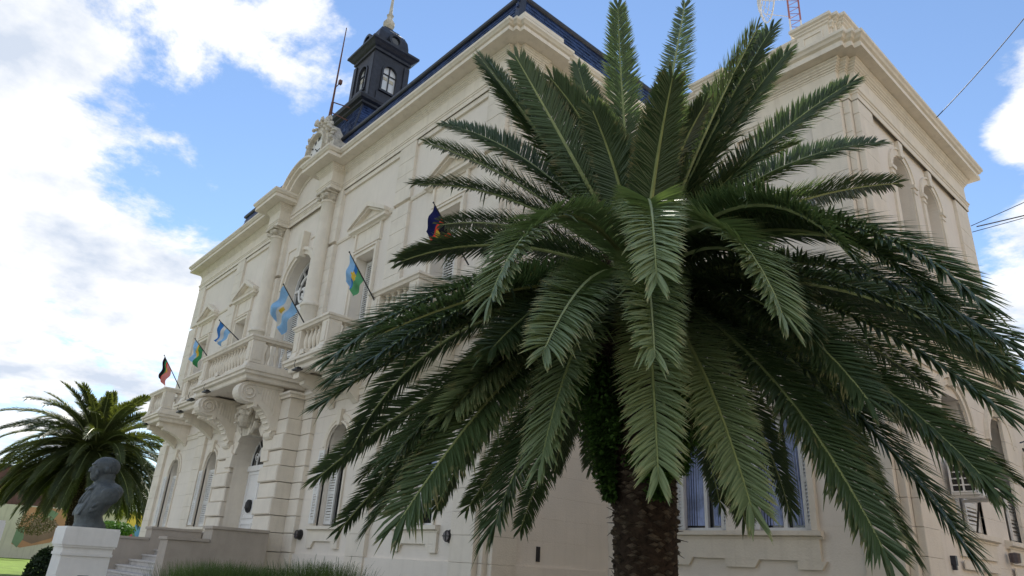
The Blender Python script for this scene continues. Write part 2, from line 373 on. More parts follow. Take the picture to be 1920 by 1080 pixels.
# ---- portal piers: alternating blocks
def portal():
    zs = [0., 1.3, 1.68]+JZ[1:]
    for side in (-1, 1):
        inn = XM+side*1.10; out = XM+side*2.08
        for k, (a, b_) in enumerate(zip(zs[:-1], zs[1:])):
            e = .05 if k % 2 == 0 else 0.
            u0, u1 = sorted((inn-side*e*.6, out+side*e*.4)); m = MB(); m.bev(u0, u1, -.02, .50+e, a+.008, b_-.008, .025, FF); m.build('portal_block', PLB, hall)
            u0, u1 = sorted((out+side*.02, out+side*.52)); m = MB(); m.bev(u0, u1, -.0, .12, a+.006, b_-.006, .012, FF); m.build('portal_block', PLB, hall)
    # arch voussoirs
    n = 9
    for k in range(n):
        if k == n//2: continue
        a0 = pi*k/n; a1 = pi*(k+1)/n; r0, r1 = 1.0, 1.0+(.42 if k % 2 == 0 else .36); e = .0 if k % 2 else .04
        g = .006
        q = [(XM-r0*cos(a0+g), 3.72+r0*sin(a0+g)), (XM-r1*cos(a0+g), 3.72+r1*sin(a0+g)), (XM-r1*cos(a1-g), 3.72+r1*sin(a1-g)), (XM-r0*cos(a1-g), 3.72+r0*sin(a1-g))]
        m = MB(); m.prism(q, -.45, .50+e, FF); m.build('voussoir', PLB, hall)
    # spandrel wall above the arch
    m = MB(); sw = [(XM, 1.0+.36, 0, 3.72, True)]
    slice_wall(m, FF, XM-2.05, XM+2.05, 4.722, 5.215, sw, .13, .49); slice_wall(m, FF, XM-1.5, XM+1.5, 3.73, 4.72, sw, .13, .43)
    m.box(XM-2.6, XM+2.6, 0.003, .122, 4.722, 5.215, FF); m.build('portal_wall', PLB, hall)
    m = MB(); m.run([(0, 5.22), (.05, 5.22), (.05, 5.27), (.10, 5.31), (.10, 5.36), (0, 5.38)], [(XM-2.62, YF+.1), (XM-2.62, YF-.12), (XM-2.08, YF-.12), (XM-2.08, YF-.5), (XM+2.08, YF-.5), (XM+2.08, YF-.12), (XM+2.62, YF-.12), (XM+2.62, YF+.1)][::1])
    m.build('portal_cornice', PLT, hall)
    # reveal behind
    m = MB(); reveal(m, FF, (XM, .975, 1.7, 3.72, True), -.1, .43); m.build('portal_reveal', PLB, hall)
    # keystone mask: scroll with garland
    m = MB()
    q = [(XM-.24, 4.45), (XM-.34, 5.15), (XM+.34, 5.15), (XM+.24, 4.45)]; m.prism(q, .3, .66, FF)
    m.lathe([(.0, -.26), (.16, -.22), (.24, -.1), (.26, .05), (.20, .2), (.0, .28)], (XM, YF-.72, 4.88), 14)
    for sx in (-1, 1):
        pts = [(XM+sx*(.30+.28*sin(t*pi)), YF-.62, 5.14-.62*t) for t in [i/8 for i in range(9)]]; m.tube(pts, [.05+.045*sin(i/8*pi) for i in range(9)], 7)
        for i in range(9):
            m.lathe([(0, -.06), (.055, -.03), (.06, .03), (0, .06)], (XM+sx*random.uniform(.12, .46), YF-.72-random.uniform(0, .09), 5.16-random.uniform(0, .22)), 7)
        m.lathe([(0, -.05), (.05, 0), (0, .05)], (XM+sx*.09, YF-.98, 4.95), 7)
    m.lathe([(0, -.09), (.045, -.04), (.03, .06), (0, .09)], (XM, YF-.99, 4.88), 7); m.box(XM-.07, XM+.07, .96, 1.0, 4.72, 4.75, FF)
    m.build('keystone_mask', PLD, hall, 'weathered carved keystone mask with garland', smooth=False)
portal()

# ---- door
DV = .36
dr_ = MB(); dr_.box(XM-.97, XM+.97, -.42+DV, -.36+DV, 1.7, 3.76, FF); door = dr_.build('door', WHITE, hall, 'tall white double entrance door')
m = MB()
for sx in (-1, 1):
    for z0, z1 in ((1.8, 2.35), (2.45, 3.62)):
        for (a, b_, c, d) in ((.12, .85, z0, z0+.05), (.12, .85, z1-.05, z1), (.12, .17, z0+.052, z1-.052), (.80, .85, z0+.052, z1-.052)):
            x0, x1 = sorted((XM+sx*a, XM+sx*b_)); m.box(x0, x1, -.36+DV, -.335+DV, c, d, FF)
m.box(XM-.02, XM+.02, -.36+DV, -.33+DV, 1.72, 3.66, FF); m.box(XM-.97, XM+.97, -.36+DV, -.31+DV, 3.66, 3.80, FF)
m.build('door_moulding', WHITE, door)
m = MB(); m.lathe([(0, -.17), (.05, -.14), (.10, -.04), (.09, .09), (.05, .16), (0, .17)], (XM-.42, YF+.31-DV, 2.75), 9); m.build('door_knocker', IRON, door, 'dark wreath shaped door knocker')
m = MB(); m.prism(outline((XM, .97, 3.78, 3.8, True)), -.42+DV, -.40+DV, FF); fan = m.build('fanlight', GLASS, hall, 'dark arched fanlight over the door')
m = MB()
for rr in (.93, .55):
    m.tube([(XM-rr*cos(a), YF+.37-DV, 3.8+rr*sin(a)) for a in [pi*i/18 for i in range(19)]], .022, 5)
for sx in (-1, 1):
    for cx, cz, rr in ((.32, 4.1, .20), (.62, 4.02, .13), (.2, 4.45, .14)):
        m.tube([(XM+sx*(cx+rr*(1-i/26)*cos(i*.45)), YF+.37-DV, cz+rr*(1-i/26)*sin(i*.45)) for i in range(24)], .014, 4)
for a in (.25, .5, .75): m.tube([(XM, YF+.37-DV, 3.8), (XM-.93*cos(pi*a), YF+.37-DV, 3.8+.93*sin(pi*a))], .014, 4)
m.build('iron_scrollwork', WHITE, fan)

# ---- louvred shutters
def leaf_shutter(F, u0, u1, z0, z1, v, parent, fold=0.0, name='shutter', hinge=None, pitch=.055, mt=None):
    """louvred leaf; hinge/fold swing it out of the wall plane"""
    hinge = u0 if hinge is None else hinge
    def G(x, y, z):
        dx = x-hinge; return F(hinge+dx*cos(fold)-y*sin(fold)*0, v+abs(dx)*sin(fold)+y, z)
    m = MB(); fw = .055
    m.box(u0, u0+fw, 0, .035, z0, z1, G); m.box(u1-fw, u1, 0, .035, z0, z1, G)
    zm = z0+(z1-z0)*.42
    for a, b_ in ((z0, z0+.09), (zm-.04, zm+.04), (z1-.07, z1)): m.box(u0+fw, u1-fw, .001, .034, a, b_, G)
    for a, b_ in ((z0+.09, zm-.04), (zm+.04, z1-.07)):
        k = max(1, int((b_-a)/pitch))
        for i in range(k):
            zc_ = a+(b_-a)*(i+.5)/k
            m.hexa([G(u0+fw, .004, zc_+.022), G(u1-fw, .004, zc_+.022), G(u1-fw, .010, zc_+.028), G(u0+fw, .010, zc_+.028),
                    G(u0+fw, .030, zc_-.022), G(u1-fw, .030, zc_-.022), G(u1-fw, .036, zc_-.016), G(u0+fw, .036, zc_-.016)])
    return m.build(name, mt or SHUT, parent)
def window(F, op, v, kind, lab=None):
    """kind: 'arch_shut', 'open', 'door_shut'"""
    uc, h, z0, zs, arch = op
    m = MB(); top = zs+h if arch else zs
    fr = .06
    ring(m, F, (uc, h-fr, z0+fr, zs-(0 if arch else fr), arch), fr-.002, v-.04, v+.03); m.box(uc-h+.003, uc+h-.003, v-.04, v+.03, z0+.002, z0+fr, F)
    if arch: m.box(uc-h+fr, uc+h-fr, v-.03, v+.028, zs-.04, zs+.04, F)
    m.box(uc-.03, uc+.03, v-.035, v+.034, z0+fr, zs-(.04 if arch else fr), F)
    wn = m.build('window', WHITE, hall, lab)
    m = MB(); m.prism(outline((uc, h-.01, z0+.01, zs-(0 if arch else .01), arch)), v-.06, v-.05, F); m.build('pane', GLASS, wn)
    if arch:
        m = MB(); m.box(uc-.016, uc+.016, v-.045, v+.02, zs+.04, zs+h-fr, F)
        for a in (.28, .72): m.hexa([F(*q) for q in [(uc-.012, v-.045, zs), (uc+.012, v-.045, zs), (uc+.012, v+.02, zs), (uc-.012, v+.02, zs)]]+[F(*q) for q in [(uc-(h-fr)*cos(pi*a)-.012, v-.045, zs+(h-fr)*sin(pi*a)), (uc-(h-fr)*cos(pi*a)+.012, v-.045, zs+(h-fr)*sin(pi*a)), (uc-(h-fr)*cos(pi*a)+.012, v+.02, zs+(h-fr)*sin(pi*a)), (uc-(h-fr)*cos(pi*a)-.012, v+.02, zs+(h-fr)*sin(pi*a))]])
        m.build('glazing_bar', WHITE, wn)
    return wn
# ground floor windows of the front
for i, x in enumerate(GW):
    op = ops_g[i]; lab = None
    wn = window(FF, op, -.36, 'a')
    if i == 0:
        for a, b_ in ((x-.44, x-.22), (x+.24, x+.44)): leaf_shutter(FF, a, b_, 2.3, 3.9, -.27, wn)
        m = MB(); m.box(x-.2, x+.22, -.345, -.33, 2.55, 3.9, FF); m.build('curtain', CURT, wn)
    elif i == 1:
        leaf_shutter(FF, x-.72, x-.47, 2.3, 3.9, .03, wn); leaf_shutter(FF, x-.46, x-.13, 2.3, 3.9, -.20, wn); leaf_shutter(FF, x+.13, x+.46, 2.3, 3.9, -.22, wn)
    else:
        leaf_shutter(FF, x-.465, x-.003, 2.28, 3.94, -.18, wn); leaf_shutter(FF, x+.003, x+.465, 2.28, 3.94, -.18, wn)
        if i == 3: leaf_shutter(FF, x-.76, x-.48, 2.3, 3.9, .03, wn)
        if i == 2: leaf_shutter(FF, x-.76, x-.48, 2.3, 3.9, .03, wn)
    m = MB(); ring(m, FF, (x, .50, 2.3, 3.98, True), .05, 0.002, .05, bottom=False); ring(m, FF, (x, .60, 2.3, 3.98, True), .10, 0.002, .03, bottom=False)
    m.box(x-.56, x-.50, .001, .04, 2.27, 3.98, FF); m.box(x+.50, x+.56, .001, .04, 2.27, 3.98, FF)
    q = [(x-.07, 4.42), (x-.10, 4.78), (x+.10, 4.78), (x+.07, 4.42)]; m.prism(q, .003, .09, FF); m.build('window_surround', PLT, hall)
    m = MB(); m.run([(0, 2.13), (.05, 2.13), (.05, 2.16), (.11, 2.18), (.11, 2.25), (0, 2.26)], [(x-.72, YF), (x+.72, YF)]); m.box(x-.5, x+.5, -.4, .0, 2.2, 2.259, FF); m.build('window_sill', PLT, hall)
    m = MB(); z0, z1 = 1.80, 2.128; q = [(x-.70, z1), (x-.70, z0), (x-.48, z0), (x-.40, z0+.12), (x+.40, z0+.12), (x+.48, z0), (x+.70, z0), (x+.70, z1)]
    for (a, b_) in (((x-.70, z1), 0),):
        m.prism([(x-.70, z0+.14), (x+.70, z0+.14), (x+.70, z1), (x-.70, z1)], .0, .052, FF)
        m.prism([(x-.70, z0), (x-.48, z0), (x-.38, z0+.139), (x-.70, z0+.139)], .0, .052, FF); m.prism([(x+.48, z0), (x+.70, z0), (x+.70, z0+.139), (x+.38, z0+.139)], .0, .052, FF)
    m.build('sill_apron', PLT, hall)
# upper windows of the front: shutters, frames, pediments
for i, x in enumerate(GW):
    op = ops_u[i]; wn = window(FF, (x, .44, 5.8, 8.72, False), -.38, 'd')
    leaf_shutter(FF, x-.43, x-.01, 5.85, 8.66, -.30, wn, pitch=.06); leaf_shutter(FF, x+.01, x+.43, 5.85, 8.66, -.30, wn, pitch=.06)
    m = MB(); ring(m, FF, op, .10, .002, .05); ring(m, FF, (x, .54, 5.8, 8.82, False), .05, .002, .085); m.build('window_surround', PLT, hall)
    m = MB(); z = 8.92; m.box(x-.64, x-.56, .002, .07, z, 9.42, FF); m.box(x+.56, x+.64, .002, .07, z, 9.42, FF); m.box(x-.56, x+.56, .001, .03, z+.04, 9.42, FF)
    m.build('frieze_panel', PLT, hall)
    pr_ = [(0, 9.42), (.06, 9.42), (.09, 9.46), (.16, 9.48), (.16, 9.55), (.19, 9.58), (0, 9.60)]
    m = MB(); m.run(pr_, [(x-.74, YF+.05), (x-.74, YF), (x+.74, YF), (x+.74, YF+.05)])
    apex = 10.12; zb = 9.585; hwd = .90
    for sx in (-1, 1):
        q = [(x+sx*hwd, zb), (x+sx*hwd, zb+.10), (x, apex+.03), (x, apex-.11)]
        m.prism(q, .0, .20, FF); q = [(x+sx*(hwd-.10), zb), (x+sx*(hwd-.12), zb+.045), (x, apex-.112), (x, apex-.17)]; m.prism(q, .0, .14, FF)
    m.prism([(x-.75, zb+.003), (x+.75, zb+.003), (x, apex-.14)], 0, .03, FF)
    m.build('pediment', PLT, hall)
# central arched window
op = ops_u[4]; wn = window(FF, (XM, .86, 5.8, 8.95, True), -.30, 'c')
for sx in (-1, 0):
    leaf_shutter(FF, XM+sx*.82+.01, XM+(sx+1)*.82-.01, 5.86, 8.3, -.22, wn, pitch=.06)
m = MB(); m.box(XM-.84, XM+.84, -.27, -.20, 8.32, 8.42, FF); m.tube([(XM-.42*cos(a), YF+.24, 8.95+.42*sin(a)-.1) for a in [2*pi*i/20 for i in range(21)]], .04, 6)
for i in range(6): m.lathe([(0, -.07), (.06, -.03), (.06, .03), (0, .07)], (XM+random.uniform(-.1, .1), YF+.2, 8.46+i*.07), 7)
m.build('carved_transom', WHITE, wn)
m = MB(); ring(m, FF, (XM, .90, 5.8, 8.95, True), .12, .002, .07); ring(m, FF, (XM, 1.02, 5.8, 8.95, True), .10, .002, .12, bottom=False)
m.prism([(XM-.13, 9.75), (XM-.19, 10.55), (XM+.19, 10.55), (XM+.13, 9.75)], .003, .20, FF)
for sx in (-1, 1):
    q = [(XM+sx*.35, 10.28), (XM+sx*1.15, 10.28), (XM+sx*1.15, 9.5), (XM+sx*1.12, 9.5), (XM+sx*1.12, 10.25), (XM+sx*.35, 10.25)]
    m.box(*sorted((XM+sx*.32, XM+sx*1.16)), .002, .03, 10.28, 10.31, FF); m.box(*sorted((XM+sx*1.13, XM+sx*1.16)), .002, .03, 9.6, 10.28, FF)
m.build('window_surround', PLT, hall)

# ---- string course at the upper floor and ground floor cornice
for a, b_ in ((-12.62, -11.92), (-10.12, -9.88), (-15.37, -13.33), (-16.2, -15.37), (-23.2, -21.5), (-27.15, -26.82), (-25.02, -23.9), (-21.5, -20.5)):
    m = MB(); m.run([(0, 9.51), (.03, 9.51), (.05, 9.56), (.05, 9.6), (0, 9.61)], [(a, YF), (b_, YF)]); m.build('string_course', PLT, hall)
def run_front(prof, name, mt=PLT):
    pts = [(XL, YF+.5), (XL, YF)]
    for a, b_ in ((-27.9, -27.15), (-23.9, -23.2), (-13.33, -12.62)):
        a = max(a, XL+.01); pts += [(a, YF), (a, YF-.09), (b_, YF-.09), (b_, YF)] if a > XL+.02 else [(b_, YF)]
    pts += [(-9.88, YF), (-9.88, YF-.09), (-9.25, YF-.09), (-9.25, YF+.02), (-9.14, YF+.02), (-9.14, YF+.13), (-9.03, YF+.13), (-9.03, 8.15), (XC, 8.15), (XC, YW)]
    m = MB(); m.run(prof, pts); return m.build(name, mt, hall)
run_front([(0, 5.02), (.03, 5.02), (.03, 5.14), (.06, 5.16), (.06, 5.20), (0, 5.22)], 'architrave_band')
run_front([(0, 5.55), (.06, 5.57), (.10, 5.64), (.16, 5.68), (.16, 5.76), (0, 5.80)], 'floor_cornice')
# wing floor cornice
wp = [(XC, YW), (-4.42, YW), (-4.42, YW-.06), (-3.90, YW-.06), (-3.90, YW+.05), (-3.79, YW+.05), (-3.79, YW+.16), (-3.68, YW+.16), (-3.68, YW+.75), (XW, YW+.75), (XW, YWE-.75), (XW+.06, YWE-.75), (XW+.06, YWE), (XW-.3, YWE)]
m = MB(); m.run([(0, 5.02), (.03, 5.02), (.03, 5.14), (.06, 5.16), (.06, 5.20), (0, 5.22)], wp); m.build('architrave_band', PLT, hall)
m = MB(); m.run([(0, 5.48), (.05, 5.50), (.05, 5.54), (.11, 5.58), (.11, 5.62), (.17, 5.66), (.17, 5.76), (0, 5.80)], wp); m.build('floor_cornice', PLT, hall)

# ---- main entablature and cornice
ENT = [(0, 11.2), (.012, 11.2), (.012, 11.31), (.03, 11.32), (.03, 11.355), (.05, 11.37), (.05, 11.39), (.008, 11.40), (.008, 11.73), (.02, 11.735), (.02, 11.765), (.04, 11.775), (.04, 11.80), (.065, 11.815), (.065, 11.84), (.09, 11.86), (.09, 11.885), (.12, 11.91), (.12, 11.93), (.0, 11.95)]
COR = [(0, 11.93), (.40, 11.95), (.40, 12.04), (.37, 12.05), (.37, 12.07), (.42, 12.09), (.44, 12.12), (.47, 12.15), (.47, 12.21), (0, 12.25)]
cxl, cxr = -20.16, -16.74
def ent_path(pil):
    p = [(XL-.05, 16.7), (XL-.05, YF-.08)]
    for c in (cxl, cxr):
        if c == cxl: p += [(c-.40, YF-.08), (c-.40, YF-.44), (c+.40, YF-.44), (c+.40, YF-.08)]
        else: p += [(c-.40, YF-.08), (c-.40, YF-.44), (c+.40, YF-.44), (c+.40, YF-.08)]
    p += [(-9.25, YF-.08), (-9.25, YF+.03), (-9.14, YF+.03), (-9.14, YF+.14), (-9.03, YF+.14), (-9.03, 8.2), (-9.09, 8.2), (-9.09, 16.7)]
    return p
m = MB(); P = ent_path(1); 
half1 = [q for q in P if q[0] <= cxl+.41]; half2 = [q for q in P if q[0] >= cxr-.41]
m.run(ENT, half1); m.run(ENT, half2); m.run(ENT[:8]+[(0.0, 11.47)], [(cxl+.40, YF-.08), (cxr-.40, YF-.08)]); m.build('entablature', PLT, hall)
m = MB(); m.run(COR, half1); m.run(COR, half2); m.build('cornice', PLT, hall)
m = MB(); m.box(cxl-.38, cxl+.38, 0, .42, 11.21, 12.24, FF); m.box(cxr-.38, cxr+.38, 0, .42, 11.21, 12.24, FF); m.build('entablature_block', PLB, hall)
# parapet blocks at the corner above the cornice
m = MB(); m.box(-9.2, -8.58, -.85, .30, 12.245, 12.35, FF); m.build('corner_parapet', PLT, hall)
# segmental pediment between the blocks
m = MB(); R0 = 1.47; zc0 = 12.95-R0; A = math.asin(min(1, (abs(cxr-cxl)/2-.35)/R0)); n = 18
def arcpt(t, rr): a = -A+2*A*t; return ((cxl+cxr)/2+rr*sin(a), zc0+rr*cos(a))
for rr0, rr1, v1 in ((R0-.30, R0-.16, .42), (R0-.16, R0-.05, .52), (R0-.05, R0, .62), (R0-.42, R0-.30, .16)):
    for k in range(n):
        q = [arcpt(k/n, rr0), arcpt((k+1)/n, rr0), arcpt((k+1)/n, rr1), arcpt(k/n, rr1)]; m.prism(q, -.3, v1, FF)
m.build('segmental_pediment', PLT, hall)
m = MB(); q = [arcpt(k/n, R0-.35) for k in range(n+1)]; q = [arcpt(k/n, R0-.02) for k in range(n+1)]; m.prism([(q[0][0], 11.45)]+q+[(q[-1][0], 11.45)], -.4, .12, FF); m.build('tympanum', PL, hall)
m = MB(); m.box(cxl+.5, cxr-.5, .122, .15, 11.56, 11.60, FF); m.build('tympanum_fillet', PLT, hall)

# ---- columns
for c in (cxl, cxr):
    m = MB(); prof = [(.27, 5.8), (.27, 6.9), (.29, 6.92), (.25, 7.0), (.25, 7.74), (.28, 7.76), (.28, 7.82), (.24, 7.86), (.225, 7.9), (.22, 9.0), (.205, 10.2), (.19, 10.86), (.22, 10.88), (.22, 10.93), (.2, 10.95)]
    m.lathe([(a, b_) for a, b_ in prof], (c, YF-.22, 0), 24); col = m.build('column', PLT, hall, smooth=False)
    for p_ in col.data.polygons: p_.use_smooth = abs(p_.normal.z) < .5
    m = MB(); m.lathe([(.2, 10.94), (.23, 11.0), (.28, 11.12), (.28, 11.13)], (c, YF-.22, 0), 16)
    for sx in (-1, 1):
        for sy in (-1, 1): m.lathe([(0, -.07), (.06, -.05), (.075, 0), (.06, .05), (0, .07)], (c+sx*.22, YF-.22+sy*.2, 11.04), 9)
    for i in range(10): m.lathe([(0, -.05), (.04, -.02), (.035, .03), (0, .05)], (c+.24*cos(i*.63), YF-.22+.24*sin(i*.63), 11.0+random.uniform(-.03, .03)), 6)
    m.box(c-.30, c+.30, -.08, .52, 11.13, 11.2, FF); m.build('capital', PLD, col)

# ---- balconies
def baluster_mesh():
    m = MB(); m.lathe([(.055, 0), (.055, .05), (.035, .07), (.03, .11), (.06, .24), (.066, .32), (.045, .42), (.028, .5), (.028, .54), (.05, .57), (.055, .60)], (0, 0, 0), 9)
    me = bpy.data.meshes.new('baluster'); me.from_pydata(m.v, [], m.f); me.materials.append(PLT); return me
BAL = baluster_mesh()
def balcony(x0, x1, yf, label=None, dies=(), big=False):
    """x0,x1 outer rail faces, yf front plane"""
    m = MB(); w = .22; yb = YF
    zs, zr = 5.80, 6.52
    path = [(x0, yb), (x0, yf), (x1, yf), (x1, yb)]
    m.run([(0, 5.52), (-.0, 5.52), (.02, 5.55), (.02, 5.63), (.10, 5.66), (.10, 5.72), (.14, 5.74), (.14, 5.80), (-.3, 5.80), (-.3, 5.52)], path)
    m.box(x0+.01, x1-.01, yf+.01, yb-.002, 5.57, 5.795)
    slab = m.build('balcony', PLT, hall, label)
    m = MB(); m.run([(.02, 5.805), (.02, 5.93), (-.01, 5.95), (-w, 5.95), (-w, 5.805)], path); m.build('plinth_rail', PLT, slab)
    m = MB(); m.run([(0.0, zr), (.03, zr), (.05, zr+.05), (.08, zr+.07), (.08, zr+.12), (-w-.05, zr+.12), (-w-.05, zr+.05), (-w, zr)], path); m.build('handrail', PLT, slab)
    xs = [x0, x1-.30]+[d for d in dies]
    for d in xs:
        m = MB(); m.box(d-.01, d+.31, yf-.012, yf+.30, 5.952, zr-.002)
        m.box(d+.06, d+.24, yf-.03, yf-.012, 6.02, 6.46)
        if d == x1-.30: m.box(d+.31, d+.325, yf+.05, yf+.25, 6.02, 6.46)
        # scroll foot
        m.prism([(d-.01, 5.81), (d+.31, 5.81), (d+.31, 6.02), (d-.01, 6.02)], 0, .0, lambda a, b_, c: (a, yf-.012-b_, c)) if False else None
        m.hexa([(d-.03, yf-.09, 5.81), (d+.34, yf-.09, 5.81), (d+.34, yf+.02, 5.81), (d-.03, yf+.02, 5.81), (d+.02, yf-.02, 6.0), (d+.28, yf-.02, 6.0), (d+.28, yf+.02, 6.0), (d+.02, yf+.02, 6.0)])
        m.build('pedestal', PLT, slab)
    bs = []
    edges = sorted([x0+.31]+[d for d in dies]+[d+.31 for d in dies]+[x1-.31])
    for a, b_ in zip(edges[::2], edges[1::2]):
        k = max(2, int((b_-a)/.195))
        for i in range(k): bs.append((a+(b_-a)*(i+.5)/k, yf+w/2))
    for xx in (x0+w/2, x1-w/2):
        k = max(2, int((yb-yf-.42)/.195))
        for i in range(k): bs.append((xx, yf+.33+(yb-yf-.42)*(i+.5)/k))
    for bx, by in bs:
        o = bpy.data.objects.new('baluster', BAL); scn.collection.objects.link(o); o.parent = slab; o.location = (bx, by, 5.935); o.scale = (1, 1, .98)
    # small floodlight/vent ornament
    m = MB(); xm = (x0+x1)/2; m.box(xm-.10, xm+.10, yf-.12, yf+.02, 5.84, 5.95); m.box(xm-.09, xm+.09, yf-.16, yf-.13, 5.81, 5.92); m.build('rail_ornament', PLT, slab)
    return slab
def small_bracket(x, yf):
    """stepped modillion bracket seen from the side"""
    m = MB(); p = [(YF+.0, 5.52), (yf+.06, 5.52), (yf+.06, 5.42), (yf+.12, 5.36), (yf+.2, 5.36), (yf+.2, 5.28)]
    for i in range(7): t = i/6; p.append((yf+.25+(YF-yf-.35)*t, 5.26-.32*t**1.6))
    p += [(YF-.02, 4.86)]
    m.prism(p, x-.12, x+.12, lambda a, b_, c: (b_, a, c)); m.box(x-.15, x+.15, yf+.03, yf+.17, 5.38, 5.515); m.build('bracket', PLT, hall)
for i, x in enumerate(GW):
    balcony(x-.83, x+.83, 6.42); small_bracket(x-.55, 6.45); small_bracket(x+.55, 6.45)
balcony(XM-1.78, XM+1.70, 5.95, 'wide central balcony on scroll brackets over the portal', dies=())
def big_bracket(x):
    """S-scroll console with volutes"""
    w = .19; y0 = 6.04
    def S(t):    # lower curve from front volute to foot
        return
    p = [(YF-.5, 5.52), (y0, 5.52)]
    # front volute outline
    for i in range(11):
        a = pi/2+pi*i/10; p.append((y0+.10+.26*cos(a)*1.0, 5.27+.25*sin(a)))
    for i in range(9):
        t = i/8; p.append((y0+.32+(.52)*t, 5.02-.06*sin(t*pi)-.60*t**2.2))
    for i in range(7):
        a = pi+pi*i/6; p.append((YF-.5-.06+.12*cos(a)+.02, 4.36+.13*sin(a)))
    p += [(YF-.49, 4.4)]
    m = MB(); m.prism(p, x-w, x+w, lambda a, b_, c: (b_, a, c)); br = m.build('scroll_bracket', PLT, hall)
    m = MB()
    for sx in (-1, 1):
        pts = []
        for i in range(34):
            a = i*.42; rr = .235*(1-i/36); pts.append((x+sx*(w+.012), y0+.12+rr*cos(a), 5.26+rr*sin(a)))
        m.tube(pts, .022, 5)
        pts = [(x+sx*(w+.012), YF-.56+.11*(1-i/20)*cos(i*.5), 4.36+.11*(1-i/20)*sin(i*.5)) for i in range(18)]; m.tube(pts, .018, 5)
        for k in range(6):    # flutes
            yy = y0+.42+.075*k; zb = 5.02-.60*((.10+.075*k)/.52)**2.2*.6; m.box(*sorted((x+sx*w, x+sx*(w+.016))), yy, yy+.035, max(4.6, zb+.08), 5.40)
        m.box(*sorted((x+sx*(w+.0), x+sx*(w+.03))), y0+.05, YF-.51, 5.44, 5.51)
    m.tube([(x-w-.03, y0+.12, 5.26), (x+w+.03, y0+.12, 5.26)], .07, 12); m.tube([(x-w-.03, YF-.56, 4.36), (x+w+.03, YF-.56, 4.36)], .05, 10)
    m.box(x-w-.015, x+w+.015, y0+.28, y0+.36, 4.93, 5.03)
    for i in range(5): m.box(x-.14, x+.14, y0+.5+i*.07, y0+.55+i*.07, 4.98-.02-.6*((.18+.07*i)/.52)**2.2-.04, 5.0-.6*((.18+.07*i)/.52)**2.2)
    m.build('scroll_carving', PLT, br)
big_bracket(XM-1.42); big_bracket(XM+1.34)
# lamps under the balconies: small dark floodlights
for i, (x, y) in enumerate([(-14.6, 6.35), (-11.2, 6.35), (-18.9, 5.85), (-20.4, 5.95), (-22.6, 6.35), (-26.2, 6.35)]):
    m = MB(); m.box(x-.14, x+.14, y-.12, y+.02, 5.46, 5.49); m.box(x-.08, x+.08, y-.08, y+.0, 5.49, 5.53); m.tube([(x, y-.1, 5.5), (x-.03, y-.13, 5.58), (x+.02, y-.13, 5.68)], .008, 4)
    o = m.build('floodlight', IRON, None, 'small black floodlight hung under the ' + ['balcony just beside the portal, towards the big palm', 'balcony nearest the corner behind the palm fronds', 'middle of the wide central balcony', 'far end of the wide central balcony', 'balcony beyond the portal', 'farthest balcony'][i], cat='floodlight', group='floodlights under the balconies')

